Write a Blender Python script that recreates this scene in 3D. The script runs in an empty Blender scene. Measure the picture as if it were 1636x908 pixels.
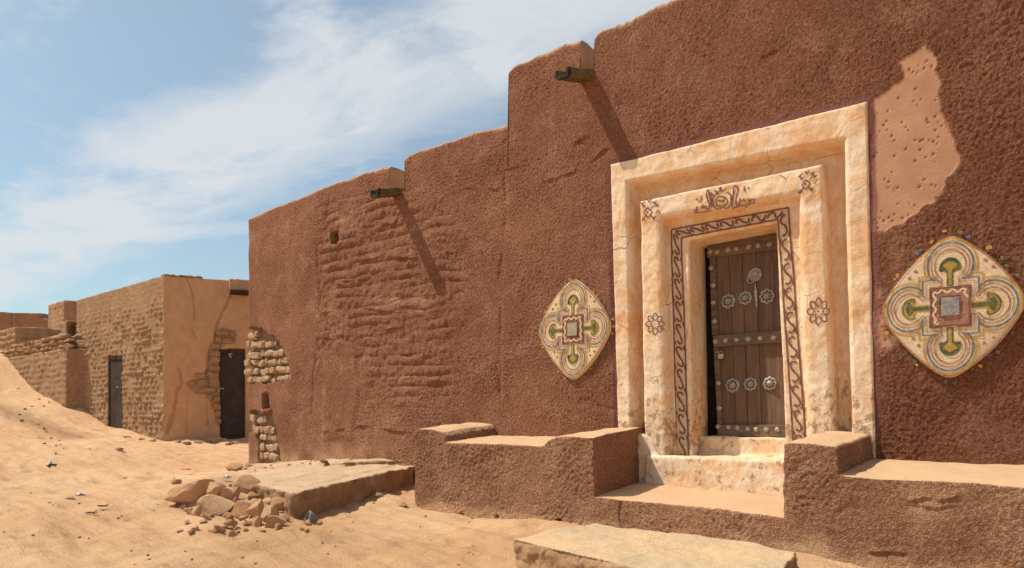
import bpy, bmesh, math, random
import numpy as np
from mathutils import Vector

rng = np.random.default_rng(7)
random.seed(7)
SC = bpy.context.scene
COL = SC.collection

# ------------------------------------------------------------------ survey
# The facade runs along X at y = 0, the street lies at y < 0.  The camera
# stands D metres from it.  These helpers turn a surveyed sight line into a
# point of a known plane.
EYE, D, F = 1.10, 6.4, 1100.0
TH = math.radians(37.8)
AX = np.array([-math.sin(TH), math.cos(TH), 0.0])
RX = np.array([math.cos(TH), math.sin(TH), 0.0])
CAM = np.array([0.0, -D, EYE])

def ray(px, py):
    return AX + RX * ((px - 818) / F) + np.array([0, 0, (660 - py) / F])
def on_y(px, py, y):
    d = ray(px, py); return CAM + d * ((y + D) / d[1])
def on_z(px, py, z):                       # z relative to the eye
    d = ray(px, py); return CAM + d * (z / d[2])
def at_f(px, py, f):
    return CAM + ray(px, py) * f
def wall_y(x):                              # the facade bends back a little on the right
    x = np.asarray(x, float)
    t = np.clip((x + 1.15) / .6, 0, None)
    return np.where(t < 1, 0.03 * t * t, 0.03 + 0.06 * (t - 1))
def on_wall(px, py, out=0.0):
    y = 0.0
    for _ in range(8):
        p = on_y(px, py, y - out); y = float(wall_y(p[0]))
    return on_y(px, py, y - out)

# ------------------------------------------------------------------ noise
def _h(ix, iy, iz, seed):
    n = (ix.astype(np.uint32) * np.uint32(374761393) + iy.astype(np.uint32) * np.uint32(668265263)
         + iz.astype(np.uint32) * np.uint32(2147483647 ^ 0x5bd1e995) + np.uint32((seed * 974634777) & 0xffffffff))
    n = (n ^ (n >> np.uint32(13))) * np.uint32(1274126177)
    n = (n ^ (n >> np.uint32(16))) * np.uint32(2246822519)
    return n ^ (n >> np.uint32(15))
def noise(p, scale=1.0, seed=0):
    p = np.asarray(p, float) / scale
    i = np.floor(p).astype(np.int64); f = p - i
    u = f * f * f * (f * (f * 6 - 15) + 10)
    out = 0
    for dx in (0, 1):
        for dy in (0, 1):
            for dz in (0, 1):
                h = _h(i[:, 0] + dx, i[:, 1] + dy, i[:, 2] + dz, seed)
                g = ((h & 1023) / 511.5 - 1) * (f[:, 0] - dx) + (((h >> np.uint32(10)) & 1023) / 511.5 - 1) * (f[:, 1] - dy) \
                    + (((h >> np.uint32(20)) & 1023) / 511.5 - 1) * (f[:, 2] - dz)
                w = (u[:, 0] if dx else 1 - u[:, 0]) * (u[:, 1] if dy else 1 - u[:, 1]) * (u[:, 2] if dz else 1 - u[:, 2])
                out = out + g * w
    return out * 1.4
def fbm(p, scale, octaves=3, seed=0):
    s, a = 0, 1.0
    for k in range(octaves):
        s = s + a * noise(p, scale / 2 ** k, seed + 11 * k); a *= 0.5
    return s
def rand01(a, b, seed):
    z = np.zeros_like(a)
    return (_h(a.astype(np.int64), b.astype(np.int64), z.astype(np.int64), seed) & 65535) / 65535.0
def sstep(a, b, x):
    t = np.clip((x - a) / (b - a), 0, 1); return t * t * (3 - 2 * t)
def inside(poly, x, z):
    poly = np.asarray(poly); r = np.zeros(x.shape, bool); j = len(poly) - 1
    for i in range(len(poly)):
        xi, zi = poly[i]; xj, zj = poly[j]
        c = ((zi > z) != (zj > z)) & (x < (xj - xi) * (z - zi) / (zj - zi + 1e-12) + xi)
        r ^= c; j = i
    return r
def dist_poly(pts, x, z, closed=False):
    pts = [np.asarray(q, float) for q in pts]
    if closed: pts = pts + [pts[0]]
    d = np.full(x.shape, 1e9)
    for a, b in zip(pts[:-1], pts[1:]):
        v = b - a; L = v @ v + 1e-12
        t = np.clip(((x - a[0]) * v[0] + (z - a[1]) * v[1]) / L, 0, 1)
        d = np.minimum(d, np.hypot(x - a[0] - t * v[0], z - a[1] - t * v[1]))
    return d
def soft_inside(poly, x, z, w, jit=0):
    d = dist_poly(poly, x, z, True)
    return sstep(-w, w, np.where(inside(poly, x, z), d, -d) + jit)
def wpoly(pix, out=0.0):
    return [tuple(on_wall(a, b, out)[[0, 2]]) for a, b in pix]

# ------------------------------------------------------------------ mesh helpers
def tag(o, label=None, cat=None, group=None, kind=None):
    for k, v in (('label', label), ('category', cat), ('group', group), ('kind', kind)):
        if v: o[k] = v
    return o
def empty(name, loc, label, cat, group=None):
    o = bpy.data.objects.new(name, None); COL.objects.link(o); o.location = loc
    o.empty_display_size = 0.2
    return tag(o, label, cat, group)
def wloc(o):
    v = np.zeros(3)
    while o is not None:
        v = v + np.array(o.location); o = o.parent
    return v
def obj(name, verts, faces, mat, parent=None, loc=None, mask=None, smooth=True):
    """one mesh object; verts in world coordinates"""
    v = np.asarray(verts, float)
    if loc is None:
        loc = np.zeros(3) if parent is None else wloc(parent)
    loc = np.asarray(loc, float)
    me = bpy.data.meshes.new(name)
    if isinstance(faces, np.ndarray) and faces.ndim == 2:
        n, k = faces.shape
        me.vertices.add(len(v)); me.vertices.foreach_set('co', (v - loc).astype(np.float32).ravel())
        me.loops.add(n * k); me.loops.foreach_set('vertex_index', faces.astype(np.int32).ravel())
        me.polygons.add(n); me.polygons.foreach_set('loop_start', np.arange(0, n * k, k, dtype=np.int32))
        me.update(calc_edges=True)
    else:
        me.from_pydata((v - loc).tolist(), [], [list(map(int, f)) for f in faces]); me.update()
    if mask is not None:
        a = me.attributes.new('mask', 'FLOAT_COLOR', 'POINT')
        a.data.foreach_set('color', np.asarray(mask, np.float32).ravel())
    me.polygons.foreach_set('use_smooth', np.full(len(me.polygons), smooth))
    if mat: me.materials.append(mat)
    o = bpy.data.objects.new(name, me); COL.objects.link(o)
    o.parent = parent
    o.location = loc - (np.zeros(3) if parent is None else wloc(parent))
    return o

class MB:
    def __init__(s): s.v = []; s.f = []
    def add(s, v, f):
        b = len(s.v); s.v += [tuple(map(float, q)) for q in v]; s.f += [[int(i) + b for i in q] for q in f]; return s
    def prism(s, front, back):
        n = len(front)
        f = [list(range(n))[::-1], list(range(n, 2 * n))] + [[i, (i + 1) % n, n + (i + 1) % n, n + i] for i in range(n)]
        return s.add(list(front) + list(back), f)
    def box(s, a, b):
        (x0, y0, z0), (x1, y1, z1) = a, b
        return s.prism([(x0, y0, z0), (x1, y0, z0), (x1, y0, z1), (x0, y0, z1)], [(x0, y1, z0), (x1, y1, z0), (x1, y1, z1), (x0, y1, z1)])
    def ribbon(s, pts, w, nrm=(0, -1, 0), closed=False):
        """flat painted stroke along a polyline, lying in the plane with that normal"""
        P = [np.asarray(p, float) for p in pts]
        n = np.asarray(nrm, float); L = []; N = len(P)
        for i in range(N):
            a = P[(i - 1) % N] if (closed or i > 0) else P[i]
            b = P[(i + 1) % N] if (closed or i < N - 1) else P[i]
            t = b - a; t = t / (np.linalg.norm(t) + 1e-9)
            sd = np.cross(t, n); sd /= (np.linalg.norm(sd) + 1e-9)
            ww = w[i] if hasattr(w, '__len__') else w
            L += [P[i] - sd * ww / 2, P[i] + sd * ww / 2]
        m = N if closed else N - 1
        return s.add(L, [[2 * i, 2 * ((i + 1) % N), 2 * ((i + 1) % N) + 1, 2 * i + 1] for i in range(m)])
    def disc(s, c, r, nrm=(0, -1, 0), n=10, jag=0.0):
        c = np.asarray(c, float)
        pts = [c + np.array([math.cos(2 * math.pi * k / n), 0, math.sin(2 * math.pi * k / n)]) * r * (1 + jag * random.uniform(-1, 1)) for k in range(n)]
        return s.add(pts, [list(range(n))])
    def lathe(s, c, prof, n=14, petal=None, sq=False):
        """turned shape about the -y axis: prof = [(radius, out)]"""
        c = np.asarray(c, float); v = []
        for r, o in prof:
            for k in range(n):
                a = 2 * math.pi * k / n
                rr = r * (petal(a) if petal else 1)
                v.append(c + np.array([math.cos(a) * rr, -o, math.sin(a) * rr]))
        f = [[i * n + k, i * n + (k + 1) % n, (i + 1) * n + (k + 1) % n, (i + 1) * n + k] for i in range(len(prof) - 1) for k in range(n)]
        f.append([(len(prof) - 1) * n + k for k in range(n)])
        return s.add(v, f)
    def tube(s, pts, r, n=8, closed=False):
        P = [np.asarray(p, float) for p in pts]; N = len(P); v = []
        for i in range(N):
            a = P[(i - 1) % N] if (closed or i > 0) else P[i]; b = P[(i + 1) % N] if (closed or i < N - 1) else P[i]
            t = b - a; t /= np.linalg.norm(t) + 1e-9
            u = np.cross(t, (0.31, 0.87, 0.38)); u /= np.linalg.norm(u); w = np.cross(t, u)
            rr = r[i] if hasattr(r, '__len__') else r
            v += [P[i] + (u * math.cos(2 * math.pi * k / n) + w * math.sin(2 * math.pi * k / n)) * rr for k in range(n)]
        m = N if closed else N - 1
        f = [[i * n + k, i * n + (k + 1) % n, ((i + 1) % N) * n + (k + 1) % n, ((i + 1) % N) * n + k] for i in range(m) for k in range(n)]
        if not closed: f += [list(range(n))[::-1], [(N - 1) * n + k for k in range(n)]]
        return s.add(v, f)
    def build(s, name, mat, parent=None, loc=None, smooth=False):
        return obj(name, s.v, s.f, mat, parent, loc, smooth=smooth)

def earth_solid(mb, voxel, it=4):
    """voxel-remesh overlapping closed shapes into one soft solid -> co, quads, normals"""
    me = bpy.data.meshes.new('tmp'); me.from_pydata(mb.v, [], mb.f); me.update()
    bm = bmesh.new(); bm.from_mesh(me); bmesh.ops.recalc_face_normals(bm, faces=bm.faces); bm.to_mesh(me); bm.free()
    o = bpy.data.objects.new('tmp', me); COL.objects.link(o)
    m = o.modifiers.new('r', 'REMESH'); m.mode = 'VOXEL'; m.voxel_size = voxel; m.adaptivity = 0
    if it:
        s = o.modifiers.new('s', 'SMOOTH'); s.factor = 0.5; s.iterations = it
    dg = bpy.context.evaluated_depsgraph_get(); e = o.evaluated_get(dg); em = e.to_mesh()
    n = len(em.vertices); co = np.empty(n * 3, np.float32); em.vertices.foreach_get('co', co)
    no = np.empty(n * 3, np.float32); em.vertices.foreach_get('normal', no)
    lv = np.empty(len(em.loops), np.int32); em.loops.foreach_get('vertex_index', lv)
    lt = np.empty(len(em.polygons), np.int32); em.polygons.foreach_get('loop_total', lt)
    if (lt == 4).all(): fc = lv.reshape(-1, 4)
    else:
        fc = []; k = 0
        for t in lt: fc.append(list(lv[k:k + t])); k += t
    e.to_mesh_clear(); bpy.data.objects.remove(o); bpy.data.meshes.remove(me)
    return co.reshape(-1, 3).astype(float), fc, no.reshape(-1, 3).astype(float)

# ------------------------------------------------------------------ materials
def nodes(name):
    m = bpy.data.materials.new(name); m.use_nodes = True
    nt = m.node_tree; nt.nodes.clear()
    out = nt.nodes.new('ShaderNodeOutputMaterial'); b = nt.nodes.new('ShaderNodeBsdfPrincipled')
    nt.links.new(b.outputs[0], out.inputs[0])
    b.inputs['Roughness'].default_value = 0.95
    b.inputs['Specular IOR Level'].default_value = 0.12
    return m, nt, b
class NT:
    def __init__(s, nt):
        s.nt = nt
        s.tc = nt.nodes.new('ShaderNodeTexCoord').outputs['Object']
    def link(s, a, b): s.nt.links.new(a, b)
    def mapping(s, scale=(1, 1, 1), rot=(0, 0, 0), loc=(0, 0, 0), vec=None):
        n = s.nt.nodes.new('ShaderNodeMapping'); s.link(vec or s.tc, n.inputs[0])
        n.inputs['Scale'].default_value = scale; n.inputs['Rotation'].default_value = rot; n.inputs['Location'].default_value = loc
        return n.outputs[0]
    def noise(s, scale, detail=4, rough=0.55, vec=None, dist=0.0):
        n = s.nt.nodes.new('ShaderNodeTexNoise'); s.link(vec or s.tc, n.inputs['Vector'])
        n.inputs['Scale'].default_value = scale; n.inputs['Detail'].default_value = detail
        n.inputs['Roughness'].default_value = rough; n.inputs['Distortion'].default_value = dist
        return n.outputs['Fac']
    def voro(s, scale, feature='F1', vec=None, out='Distance', rnd=1.0):
        n = s.nt.nodes.new('ShaderNodeTexVoronoi'); s.link(vec or s.tc, n.inputs['Vector'])
        n.feature = feature; n.inputs['Scale'].default_value = scale; n.inputs['Randomness'].default_value = rnd
        return n.outputs[out]
    def ramp(s, fac, lo, hi):
        n = s.nt.nodes.new('ShaderNodeMapRange'); n.interpolation_type = 'SMOOTHSTEP'
        s.link(fac, n.inputs['Value']); n.inputs['From Min'].default_value = lo; n.inputs['From Max'].default_value = hi
        return n.outputs[0]
    def math(s, op, a, b=None):
        n = s.nt.nodes.new('ShaderNodeMath'); n.operation = op
        for k, q in enumerate((a, b)):
            if q is None: continue
            if isinstance(q, (int, float)): n.inputs[k].default_value = q
            else: s.link(q, n.inputs[k])
        return n.outputs[0]
    def mix(s, fac, a, b, mode='MIX'):
        n = s.nt.nodes.new('ShaderNodeMix'); n.data_type = 'RGBA'; n.blend_type = mode
        for q, sock in ((fac, n.inputs[0]), (a, n.inputs[6]), (b, n.inputs[7])):
            if isinstance(q, (int, float)): sock.default_value = q
            elif isinstance(q, tuple): sock.default_value = (*q[:3], 1)
            else: s.link(q, sock)
        return n.outputs[2]
    def attr(s, name='mask'):
        n = s.nt.nodes.new('ShaderNodeAttribute'); n.attribute_name = name
        sp = s.nt.nodes.new('ShaderNodeSeparateColor'); s.link(n.outputs['Color'], sp.inputs[0])
        return sp.outputs[0], sp.outputs[1], sp.outputs[2], n.outputs['Alpha']
    def bump(s, height, dist, strength=1.0, prev=None):
        n = s.nt.nodes.new('ShaderNodeBump'); s.link(height, n.inputs['Height'])
        n.inputs['Distance'].default_value = dist
        if isinstance(strength, (int, float)): n.inputs['Strength'].default_value = strength
        else: s.link(strength, n.inputs['Strength'])
        if prev is not None: s.link(prev, n.inputs['Normal'])
        return n.outputs[0]

def stucco(name, dark, mid, light, smoothc=(0.50, 0.235, 0.135), dustc=(0.66, 0.42, 0.235), mortar=(0.40, 0.26, 0.145), grain=1.0, right_dark=False):
    m, nt, b = nodes(name); t = NT(nt)
    R, G, B, A = t.attr()
    c = t.mix(t.ramp(t.noise(0.55, 4, 0.55), 0.30, 0.70), dark, mid)
    c = t.mix(t.math('MULTIPLY', t.ramp(t.noise(2.3, 7, 0.68, dist=0.5), 0.46, 0.76), 0.85), c, light)
    # pale runs that the rain left below the parapet
    st = t.ramp(t.noise(1.0, 5, 0.6, vec=t.mapping((7.0, 7.0, 0.55))), 0.60, 0.82)
    c = t.mix(t.math('MULTIPLY', st, 0.55), c, light)
    c = t.mix(t.ramp(t.noise(46, 4, 0.7), 0.36, 0.66), t.mix(1.0, c, (0.56, 0.53, 0.52), 'MULTIPLY'), c)  # dark specks put the shade between the grains into the colour
    c = t.mix(t.math('MULTIPLY', t.ramp(t.noise(75, 2, 0.6, t.mapping((1, 1, 1), loc=(5, 8, 2))), 0.58, 0.70), 0.75), c, t.mix(1.0, c, (1.55, 1.6, 1.65), 'MULTIPLY'))  # bright specks put grain highlights into the colour
    if right_dark:                               # colour turns darker and redder towards the right end
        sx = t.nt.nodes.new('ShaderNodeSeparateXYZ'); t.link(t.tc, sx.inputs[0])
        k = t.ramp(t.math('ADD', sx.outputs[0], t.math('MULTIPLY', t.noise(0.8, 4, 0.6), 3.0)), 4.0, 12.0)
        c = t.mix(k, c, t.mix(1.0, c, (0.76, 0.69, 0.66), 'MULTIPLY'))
    sm = t.mix(t.ramp(t.noise(5, 5, 0.6), 0.3, 0.75), smoothc, tuple(min(1, k * 1.22) for k in smoothc))
    c = t.mix(R, c, sm)
    c = t.mix(t.math('MULTIPLY', G, 0.85), c, (0.24, 0.095, 0.08))
    mo = t.mix(t.noise(18, 4, 0.6), tuple(k * 0.75 for k in mortar), mortar)
    c = t.mix(B, c, mo)
    du = t.mix(t.noise(6, 5, 0.6), tuple(k * 0.82 for k in dustc), dustc)
    c = t.mix(A, c, du)
    t.link(c, b.inputs['Base Color'])
    rough = t.math('SUBTRACT', 1.0, t.math('MULTIPLY', t.math('MAXIMUM', R, A), 0.86))
    h = t.math('ADD', t.noise(62 / grain, 4, 0.75), t.math('MULTIPLY', t.voro(85 / grain, 'SMOOTH_F1'), -0.7))
    n1 = t.bump(h, 0.026, rough)
    n2 = t.bump(t.noise(220, 2, 0.6), 0.002, 0.6, n1)
    t.link(n2, b.inputs['Normal'])
    return m

def plain(name, c1, c2, scale=6, bump=0.004, bscale=60, c3=None, rough=0.95, spec=0.12, stretch=(1, 1, 1), metallic=0.0, fine=0.7):
    m, nt, b = nodes(name); t = NT(nt)
    vec = t.mapping(stretch)
    c = t.mix(t.ramp(t.noise(scale, 5, 0.6, vec), 0.32, 0.70), c1, c2)
    if c3: c = t.mix(t.ramp(t.noise(scale * 2.7, 6, 0.7, t.mapping(stretch, loc=(3, 1, 7))), 0.50, 0.78), c, c3)
    c = t.mix(t.ramp(t.noise(bscale * 0.8, 3, 0.6, vec), 0.3, 0.75), t.mix(1.0, c, (fine, fine, fine), 'MULTIPLY'), c)
    t.link(c, b.inputs['Base Color'])
    b.inputs['Roughness'].default_value = rough; b.inputs['Specular IOR Level'].default_value = spec
    b.inputs['Metallic'].default_value = metallic
    if bump:
        t.link(t.bump(t.noise(bscale, 5, 0.65, vec), bump, 1.0), b.inputs['Normal'])
    return m

M = {}
M['stucco'] = stucco('red_stucco', (0.365, 0.157, 0.085), (0.465, 0.21, 0.117), (0.60, 0.325, 0.195), smoothc=(0.445, 0.238, 0.14), right_dark=True)
M['stucco_bench'] = stucco('bench_stucco', (0.42, 0.205, 0.112), (0.49, 0.25, 0.14), (0.59, 0.335, 0.20))
M['mud'] = stucco('mud_plaster', (0.47, 0.27, 0.142), (0.56, 0.335, 0.182), (0.66, 0.44, 0.265), smoothc=(0.56, 0.322, 0.17), grain=1.6)
M['mud_far'] = stucco('far_mud', (0.36, 0.19, 0.10), (0.43, 0.235, 0.125), (0.50, 0.30, 0.165), grain=2.5)
M['stone'] = plain('field_stone', (0.48, 0.31, 0.175), (0.62, 0.45, 0.28), 7, 0.008, 30, (0.42, 0.24, 0.13))
M['stone_brown'] = plain('brown_stone', (0.40, 0.235, 0.125), (0.50, 0.31, 0.17), 6, 0.008, 35, (0.36, 0.20, 0.105))
M['rock'] = plain('rubble_rock', (0.70, 0.37, 0.18), (0.80, 0.46, 0.24), 4, 0.018, 18, (0.82, 0.53, 0.31), fine=.82)
M['rock_pale'] = plain('pale_rock', (0.72, 0.42, 0.22), (0.82, 0.53, 0.31), 5, 0.018, 18, fine=.82)
M['rock_grey'] = plain('blue_grey_rock', (0.27, 0.25, 0.21), (0.40, 0.37, 0.31), 12, 0.006, 50)
M['rock_dark'] = plain('dark_rock', (0.22, 0.125, 0.075), (0.34, 0.20, 0.12), 12, 0.006, 50)
M['brown_paint'] = plain('brown_paint', (0.20, 0.08, 0.06), (0.27, 0.115, 0.085), 25, 0.001, 120, (0.46, 0.25, 0.15))
M['cream_paint'] = plain('cream_paint', (0.82, 0.585, 0.345), (0.86, 0.66, 0.43), 14, 0.002, 90)
M['band_cream'] = plain('band_cream', (0.72, 0.47, 0.28), (0.81, 0.59, 0.38), 9, 0.002, 90, (0.62, 0.37, 0.22))
M['blue_paint'] = plain('blue_paint', (0.12, 0.145, 0.19), (0.22, 0.235, 0.26), 30, 0.001, 120, (0.38, 0.34, 0.30))
M['yellow_paint'] = plain('yellow_paint', (0.55, 0.29, 0.055), (0.66, 0.39, 0.10), 30, 0.001, 120)
M['green_paint'] = plain('green_paint', (0.10, 0.115, 0.055), (0.22, 0.205, 0.10), 16, 0.002, 120, (0.48, 0.36, 0.12))
M['olive_paint'] = plain('olive_paint', (0.44, 0.29, 0.06), (0.60, 0.41, 0.11), 16, 0.002, 120, (0.20, 0.20, 0.07))
M['blue_wash'] = plain('blue_wash', (0.24, 0.28, 0.31), (0.60, 0.44, 0.30), 17, 0.004, 60, (0.56, 0.37, 0.24))
M['green_wash'] = plain('green_wash', (0.42, 0.40, 0.24), (0.58, 0.47, 0.32), 11, 0.003, 60, (0.34, 0.36, 0.22))
M['rust_paint'] = plain('red_brown_paint', (0.36, 0.15, 0.09), (0.46, 0.23, 0.15), 30, 0.003, 60, (0.66, 0.44, 0.28))
M['wood'] = plain('old_door_wood', (0.15, 0.083, 0.050), (0.215, 0.125, 0.078), 3.0, 0.005, 14, (0.27, 0.165, 0.105), 0.75, 0.25, (6, 6, 0.45))
M['wood_rail'] = plain('old_rail_wood', (0.15, 0.09, 0.058), (0.225, 0.145, 0.097), 3.0, 0.005, 14, (0.29, 0.205, 0.145), 0.8, 0.2, (0.6, 6, 6))
M['wood_spout'] = plain('weathered_spout_wood', (0.12, 0.085, 0.036), (0.21, 0.15, 0.065), 6, 0.005, 20, (0.14, 0.13, 0.045), 0.85, 0.2, (5, 0.6, 5))
M['black_wood'] = plain('dark_wood', (0.04, 0.031, 0.023), (0.085, 0.06, 0.042), 9, 0.005, 20)
M['gap'] = plain('gap_shade', (0.012, 0.009, 0.007), (0.02, 0.014, 0.01), 9, 0.0, 20)  # near-black colour standing for the shade in gaps and holes
M['tin'] = plain('tinned_metal', (0.34, 0.29, 0.24), (0.52, 0.46, 0.39), 30, 0.002, 90, (0.22, 0.17, 0.13), 0.55, 0.5, metallic=0.35)
M['brass'] = plain('brass', (0.50, 0.38, 0.19), (0.62, 0.50, 0.28), 20, 0.0, 90, None, 0.4, 0.5, metallic=0.5)
M['steel_door'] = plain('brown_steel', (0.050, 0.030, 0.024), (0.075, 0.046, 0.036), 3, 0.002, 30, (0.11, 0.085, 0.07), 0.7, 0.3)
M['steel_door_grey'] = plain('grey_steel', (0.07, 0.045, 0.034), (0.105, 0.072, 0.055), 1.6, 0.003, 30, (0.16, 0.122, 0.097), 0.92, 0.05)
M['white_paint'] = plain('white_paint', (0.6, 0.57, 0.52), (0.7, 0.67, 0.62), 10, 0.001, 60)
M['black_plastic'] = plain('black_plastic', (0.012, 0.013, 0.018), (0.03, 0.032, 0.04), 20, 0.002, 60, None, 0.4, 0.5)
M['white_scrap'] = plain('white_scrap', (0.62, 0.58, 0.52), (0.75, 0.72, 0.68), 20, 0.001, 60, None, 0.6, 0.3)
M['red_scrap'] = plain('red_scrap', (0.55, 0.12, 0.07), (0.62, 0.20, 0.12), 20, 0.001, 60)
M['green_scrap'] = plain('green_scrap', (0.12, 0.14, 0.07), (0.2, 0.19, 0.1), 20, 0.001, 60)
M['twig'] = plain('dry_twig', (0.13, 0.075, 0.04), (0.2, 0.12, 0.07), 20, 0.001, 60)

def surround_mat():
    m, nt, b = nodes('ochre_plaster'); t = NT(nt)
    c = t.mix(t.ramp(t.noise(2.2, 5, 0.6, dist=0.5), 0.34, 0.66), (0.74, 0.425, 0.205), (0.81, 0.56, 0.335))
    c = t.mix(t.math('MULTIPLY', t.ramp(t.noise(3.6, 7, 0.7, t.mapping((1, 1, 0.6), loc=(4, 2, 1)), 0.6), 0.40, 0.62), 0.9), c, (0.83, 0.66, 0.485))
    c = t.mix(t.math('MULTIPLY', t.ramp(t.noise(5.5, 6, 0.7, t.mapping((1, 1, 0.4), loc=(9, 5, 3))), 0.58, 0.75), 0.7), c, (0.58, 0.29, 0.11))
    # flakes where the coat has come off, more of them low down
    R, G, B, A = t.attr()
    fl = t.math('MULTIPLY', t.ramp(t.math('ADD', t.noise(11, 8, 0.72), t.math('MULTIPLY', R, 0.16)), 0.66, 0.69), 0.75)
    c = t.mix(fl, c, (0.33, 0.215, 0.13))
    c = t.mix(t.ramp(t.voro(9.0, 'F1'), 0.055, 0.02), c, (0.25, 0.14, 0.08))
    cr = t.math('MULTIPLY', t.ramp(t.voro(2.6, 'DISTANCE_TO_EDGE', t.mapping((1, 1, .8), loc=(1, 5, 2))), 0.010, 0.003), t.ramp(t.noise(2.5, 3, 0.5), 0.50, 0.60))
    c = t.mix(t.math('MULTIPLY', cr, 0.8), c, (0.30, 0.16, 0.08))
    c = t.mix(t.ramp(t.noise(28, 6, 0.75, t.mapping((1, 1, .5))), 0.34, 0.60), t.mix(1.0, c, (0.86, 0.82, 0.76), 'MULTIPLY'), c)
    t.link(c, b.inputs['Base Color'])
    h = t.math('ADD', t.noise(9, 6, 0.6), t.math('MULTIPLY', t.noise(60, 4, 0.7), 0.22))
    n = t.bump(h, 0.016, 0.8)
    t.link(t.bump(fl, 0.004, 0.6, n), b.inputs['Normal'])
    b.inputs['Roughness'].default_value = 0.9
    return m
M['surround'] = surround_mat()

def sand_mat():
    m, nt, b = nodes('sand'); t = NT(nt)
    c = t.mix(t.ramp(t.noise(0.45, 6, 0.6, dist=0.4), 0.33, 0.68), (0.72, 0.412, 0.21), (0.82, 0.515, 0.285))
    c = t.mix(t.math('MULTIPLY', t.ramp(t.noise(2.3, 7, 0.68, t.mapping((1, 1.6, 1), loc=(2, 7, 0))), 0.52, 0.74), 0.65), c, (0.50, 0.275, 0.125))
    c = t.mix(t.math('MULTIPLY', t.ramp(t.noise(7, 7, 0.7, t.mapping((1, 1, 1), loc=(6, 3, 0))), 0.56, 0.75), 0.5), c, (0.74, 0.52, 0.30))
    R, G, B, A = t.attr()
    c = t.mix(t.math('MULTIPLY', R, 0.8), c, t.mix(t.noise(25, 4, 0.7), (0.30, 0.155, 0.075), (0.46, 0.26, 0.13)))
    c = t.mix(t.ramp(t.noise(85, 5, 0.75), 0.35, 0.62), t.mix(1.0, c, (0.80, 0.77, 0.74), 'MULTIPLY'), c)
    # grit
    g = t.math('MULTIPLY', t.ramp(t.voro(42, 'F1'), 0.20, 0.08), t.ramp(t.noise(3.2, 4, 0.6), 0.42, 0.60))
    c = t.mix(t.math('MULTIPLY', g, 0.7), c, (0.25, 0.135, 0.075))
    t.link(c, b.inputs['Base Color'])
    h = t.math('ADD', t.math('MULTIPLY', t.noise(9, 8, 0.72), 0.55), t.math('MULTIPLY', t.noise(60, 6, 0.75), 0.35))
    rp = t.noise(4.5, 5, 0.6, t.mapping((1.2, 5.5, 1), rot=(0, 0, 0.5)), 0.4)
    n = t.bump(t.math('ADD', h, t.math('MULTIPLY', rp, 0.35)), 0.085, 0.85)
    t.link(t.bump(g, 0.01, 0.8, n), b.inputs['Normal'])
    return m
M['sand'] = sand_mat()

def slab_mat(name, top, top2, side):
    m, nt, b = nodes(name); t = NT(nt)
    R, G, B, A = t.attr()
    tp = t.mix(t.ramp(t.noise(1.6, 6, 0.62, dist=0.5), 0.36, 0.66), top, top2)
    tp = t.mix(t.math('MULTIPLY', t.ramp(t.noise(7, 6, 0.7), 0.50, 0.72), 0.6), tp, (0.62, 0.42, 0.24))
    tp = t.mix(t.ramp(t.noise(60, 5, 0.75), 0.36, 0.62), t.mix(1.0, tp, (0.72, 0.70, 0.68), 'MULTIPLY'), tp)
    sd = t.mix(t.ramp(t.noise(6, 6, 0.65), 0.3, 0.7), tuple(k * 0.72 for k in side), side)
    c = t.mix(A, sd, tp)
    t.link(c, b.inputs['Base Color'])
    st = t.math('SUBTRACT', 1.0, t.math('MULTIPLY', A, 0.6))
    t.link(t.bump(t.noise(34, 8, 0.75), 0.02, st), b.inputs['Normal'])
    return m
M['slab'] = slab_mat('cement_slab', (0.67, 0.445, 0.25), (0.54, 0.405, 0.25), (0.52, 0.31, 0.165))
M['terrace'] = slab_mat('terrace_screed', (0.60, 0.42, 0.26), (0.53, 0.36, 0.215), (0.44, 0.265, 0.145))

# ------------------------------------------------------------------ ground
def cw(lat, fwd): return CAM + RX * lat + AX * fwd
CT = []
def gz(p, z): CT.append((p[0], p[1], z))
for px, py, d in ((668, 813, .86), (780, 827, .87), (900, 841, .9)):
    p = on_y(px, py, -d); gz(p, p[2])
for px, py in ((1290, 886), (1400, 908)):
    p = on_y(px, py, -1.2); gz(p, p[2])
p = on_y(388, 742, 0); gz(p, p[2])
for px, py, z in ((820, 915, -1.24), (930, 885, -1.17), (1060, 880, -1.14), (1150, 905, -1.16), (1040, 930, -1.25), (600, 905, -1.16), (400, 900, -1.12), (150, 900, -1.1), (0, 900, -1.1), (0, 820, -1.0), (480, 826, -1.06), (640, 800, -1.0),
                  (250, 820, -1.06), (388, 764, -.84), (400, 778, -.90), (432, 792, -.98), (378, 750, -.82), (300, 760, -.94), (150, 780, -.98), (0, 760, -.9), (360, 742, -.84), (180, 735, -.78), (80, 715, -.62), (0, 700, -.52)):
    p = on_z(px, py, z); gz(p, p[2])
for px, py, f in ((262, 705, 15.4), (350, 702, 15.8), (388, 705, 15.6), (195, 684, 17.1), (172, 682, 17.5), (125, 648, 18.7), (105, 652, 18.25), (80, 640, 18.9), (50, 616, 20.2),
                  (25, 590, 21.0), (0, 560, 22.0), (0, 640, 18.5), (60, 662, 17.4)):
    p = at_f(px, py, f); gz(p, p[2])
for x, y, z in ((0, -6.4, -.15), (4, -8, -.2), (-4, -9, -.15), (-10, -8, .05), (-20, -9, .6), (4, -2, .0), (-13, 5, .35), (-12.5, 9, .5), (-30, -4, 2.2), (-30, 6, 3.4), (-24, -1, 1.9),
                (-5, 3, .2), (3, 3, .1), (-9, 3, .3), (-18, 4, .6)):
    CT.append((x, y, z))
CT = np.array(CT)
def _phi(r2): return np.where(r2 > 1e-9, 0.5 * r2 * np.log(r2 + 1e-12), 0)
_n = len(CT)
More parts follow.
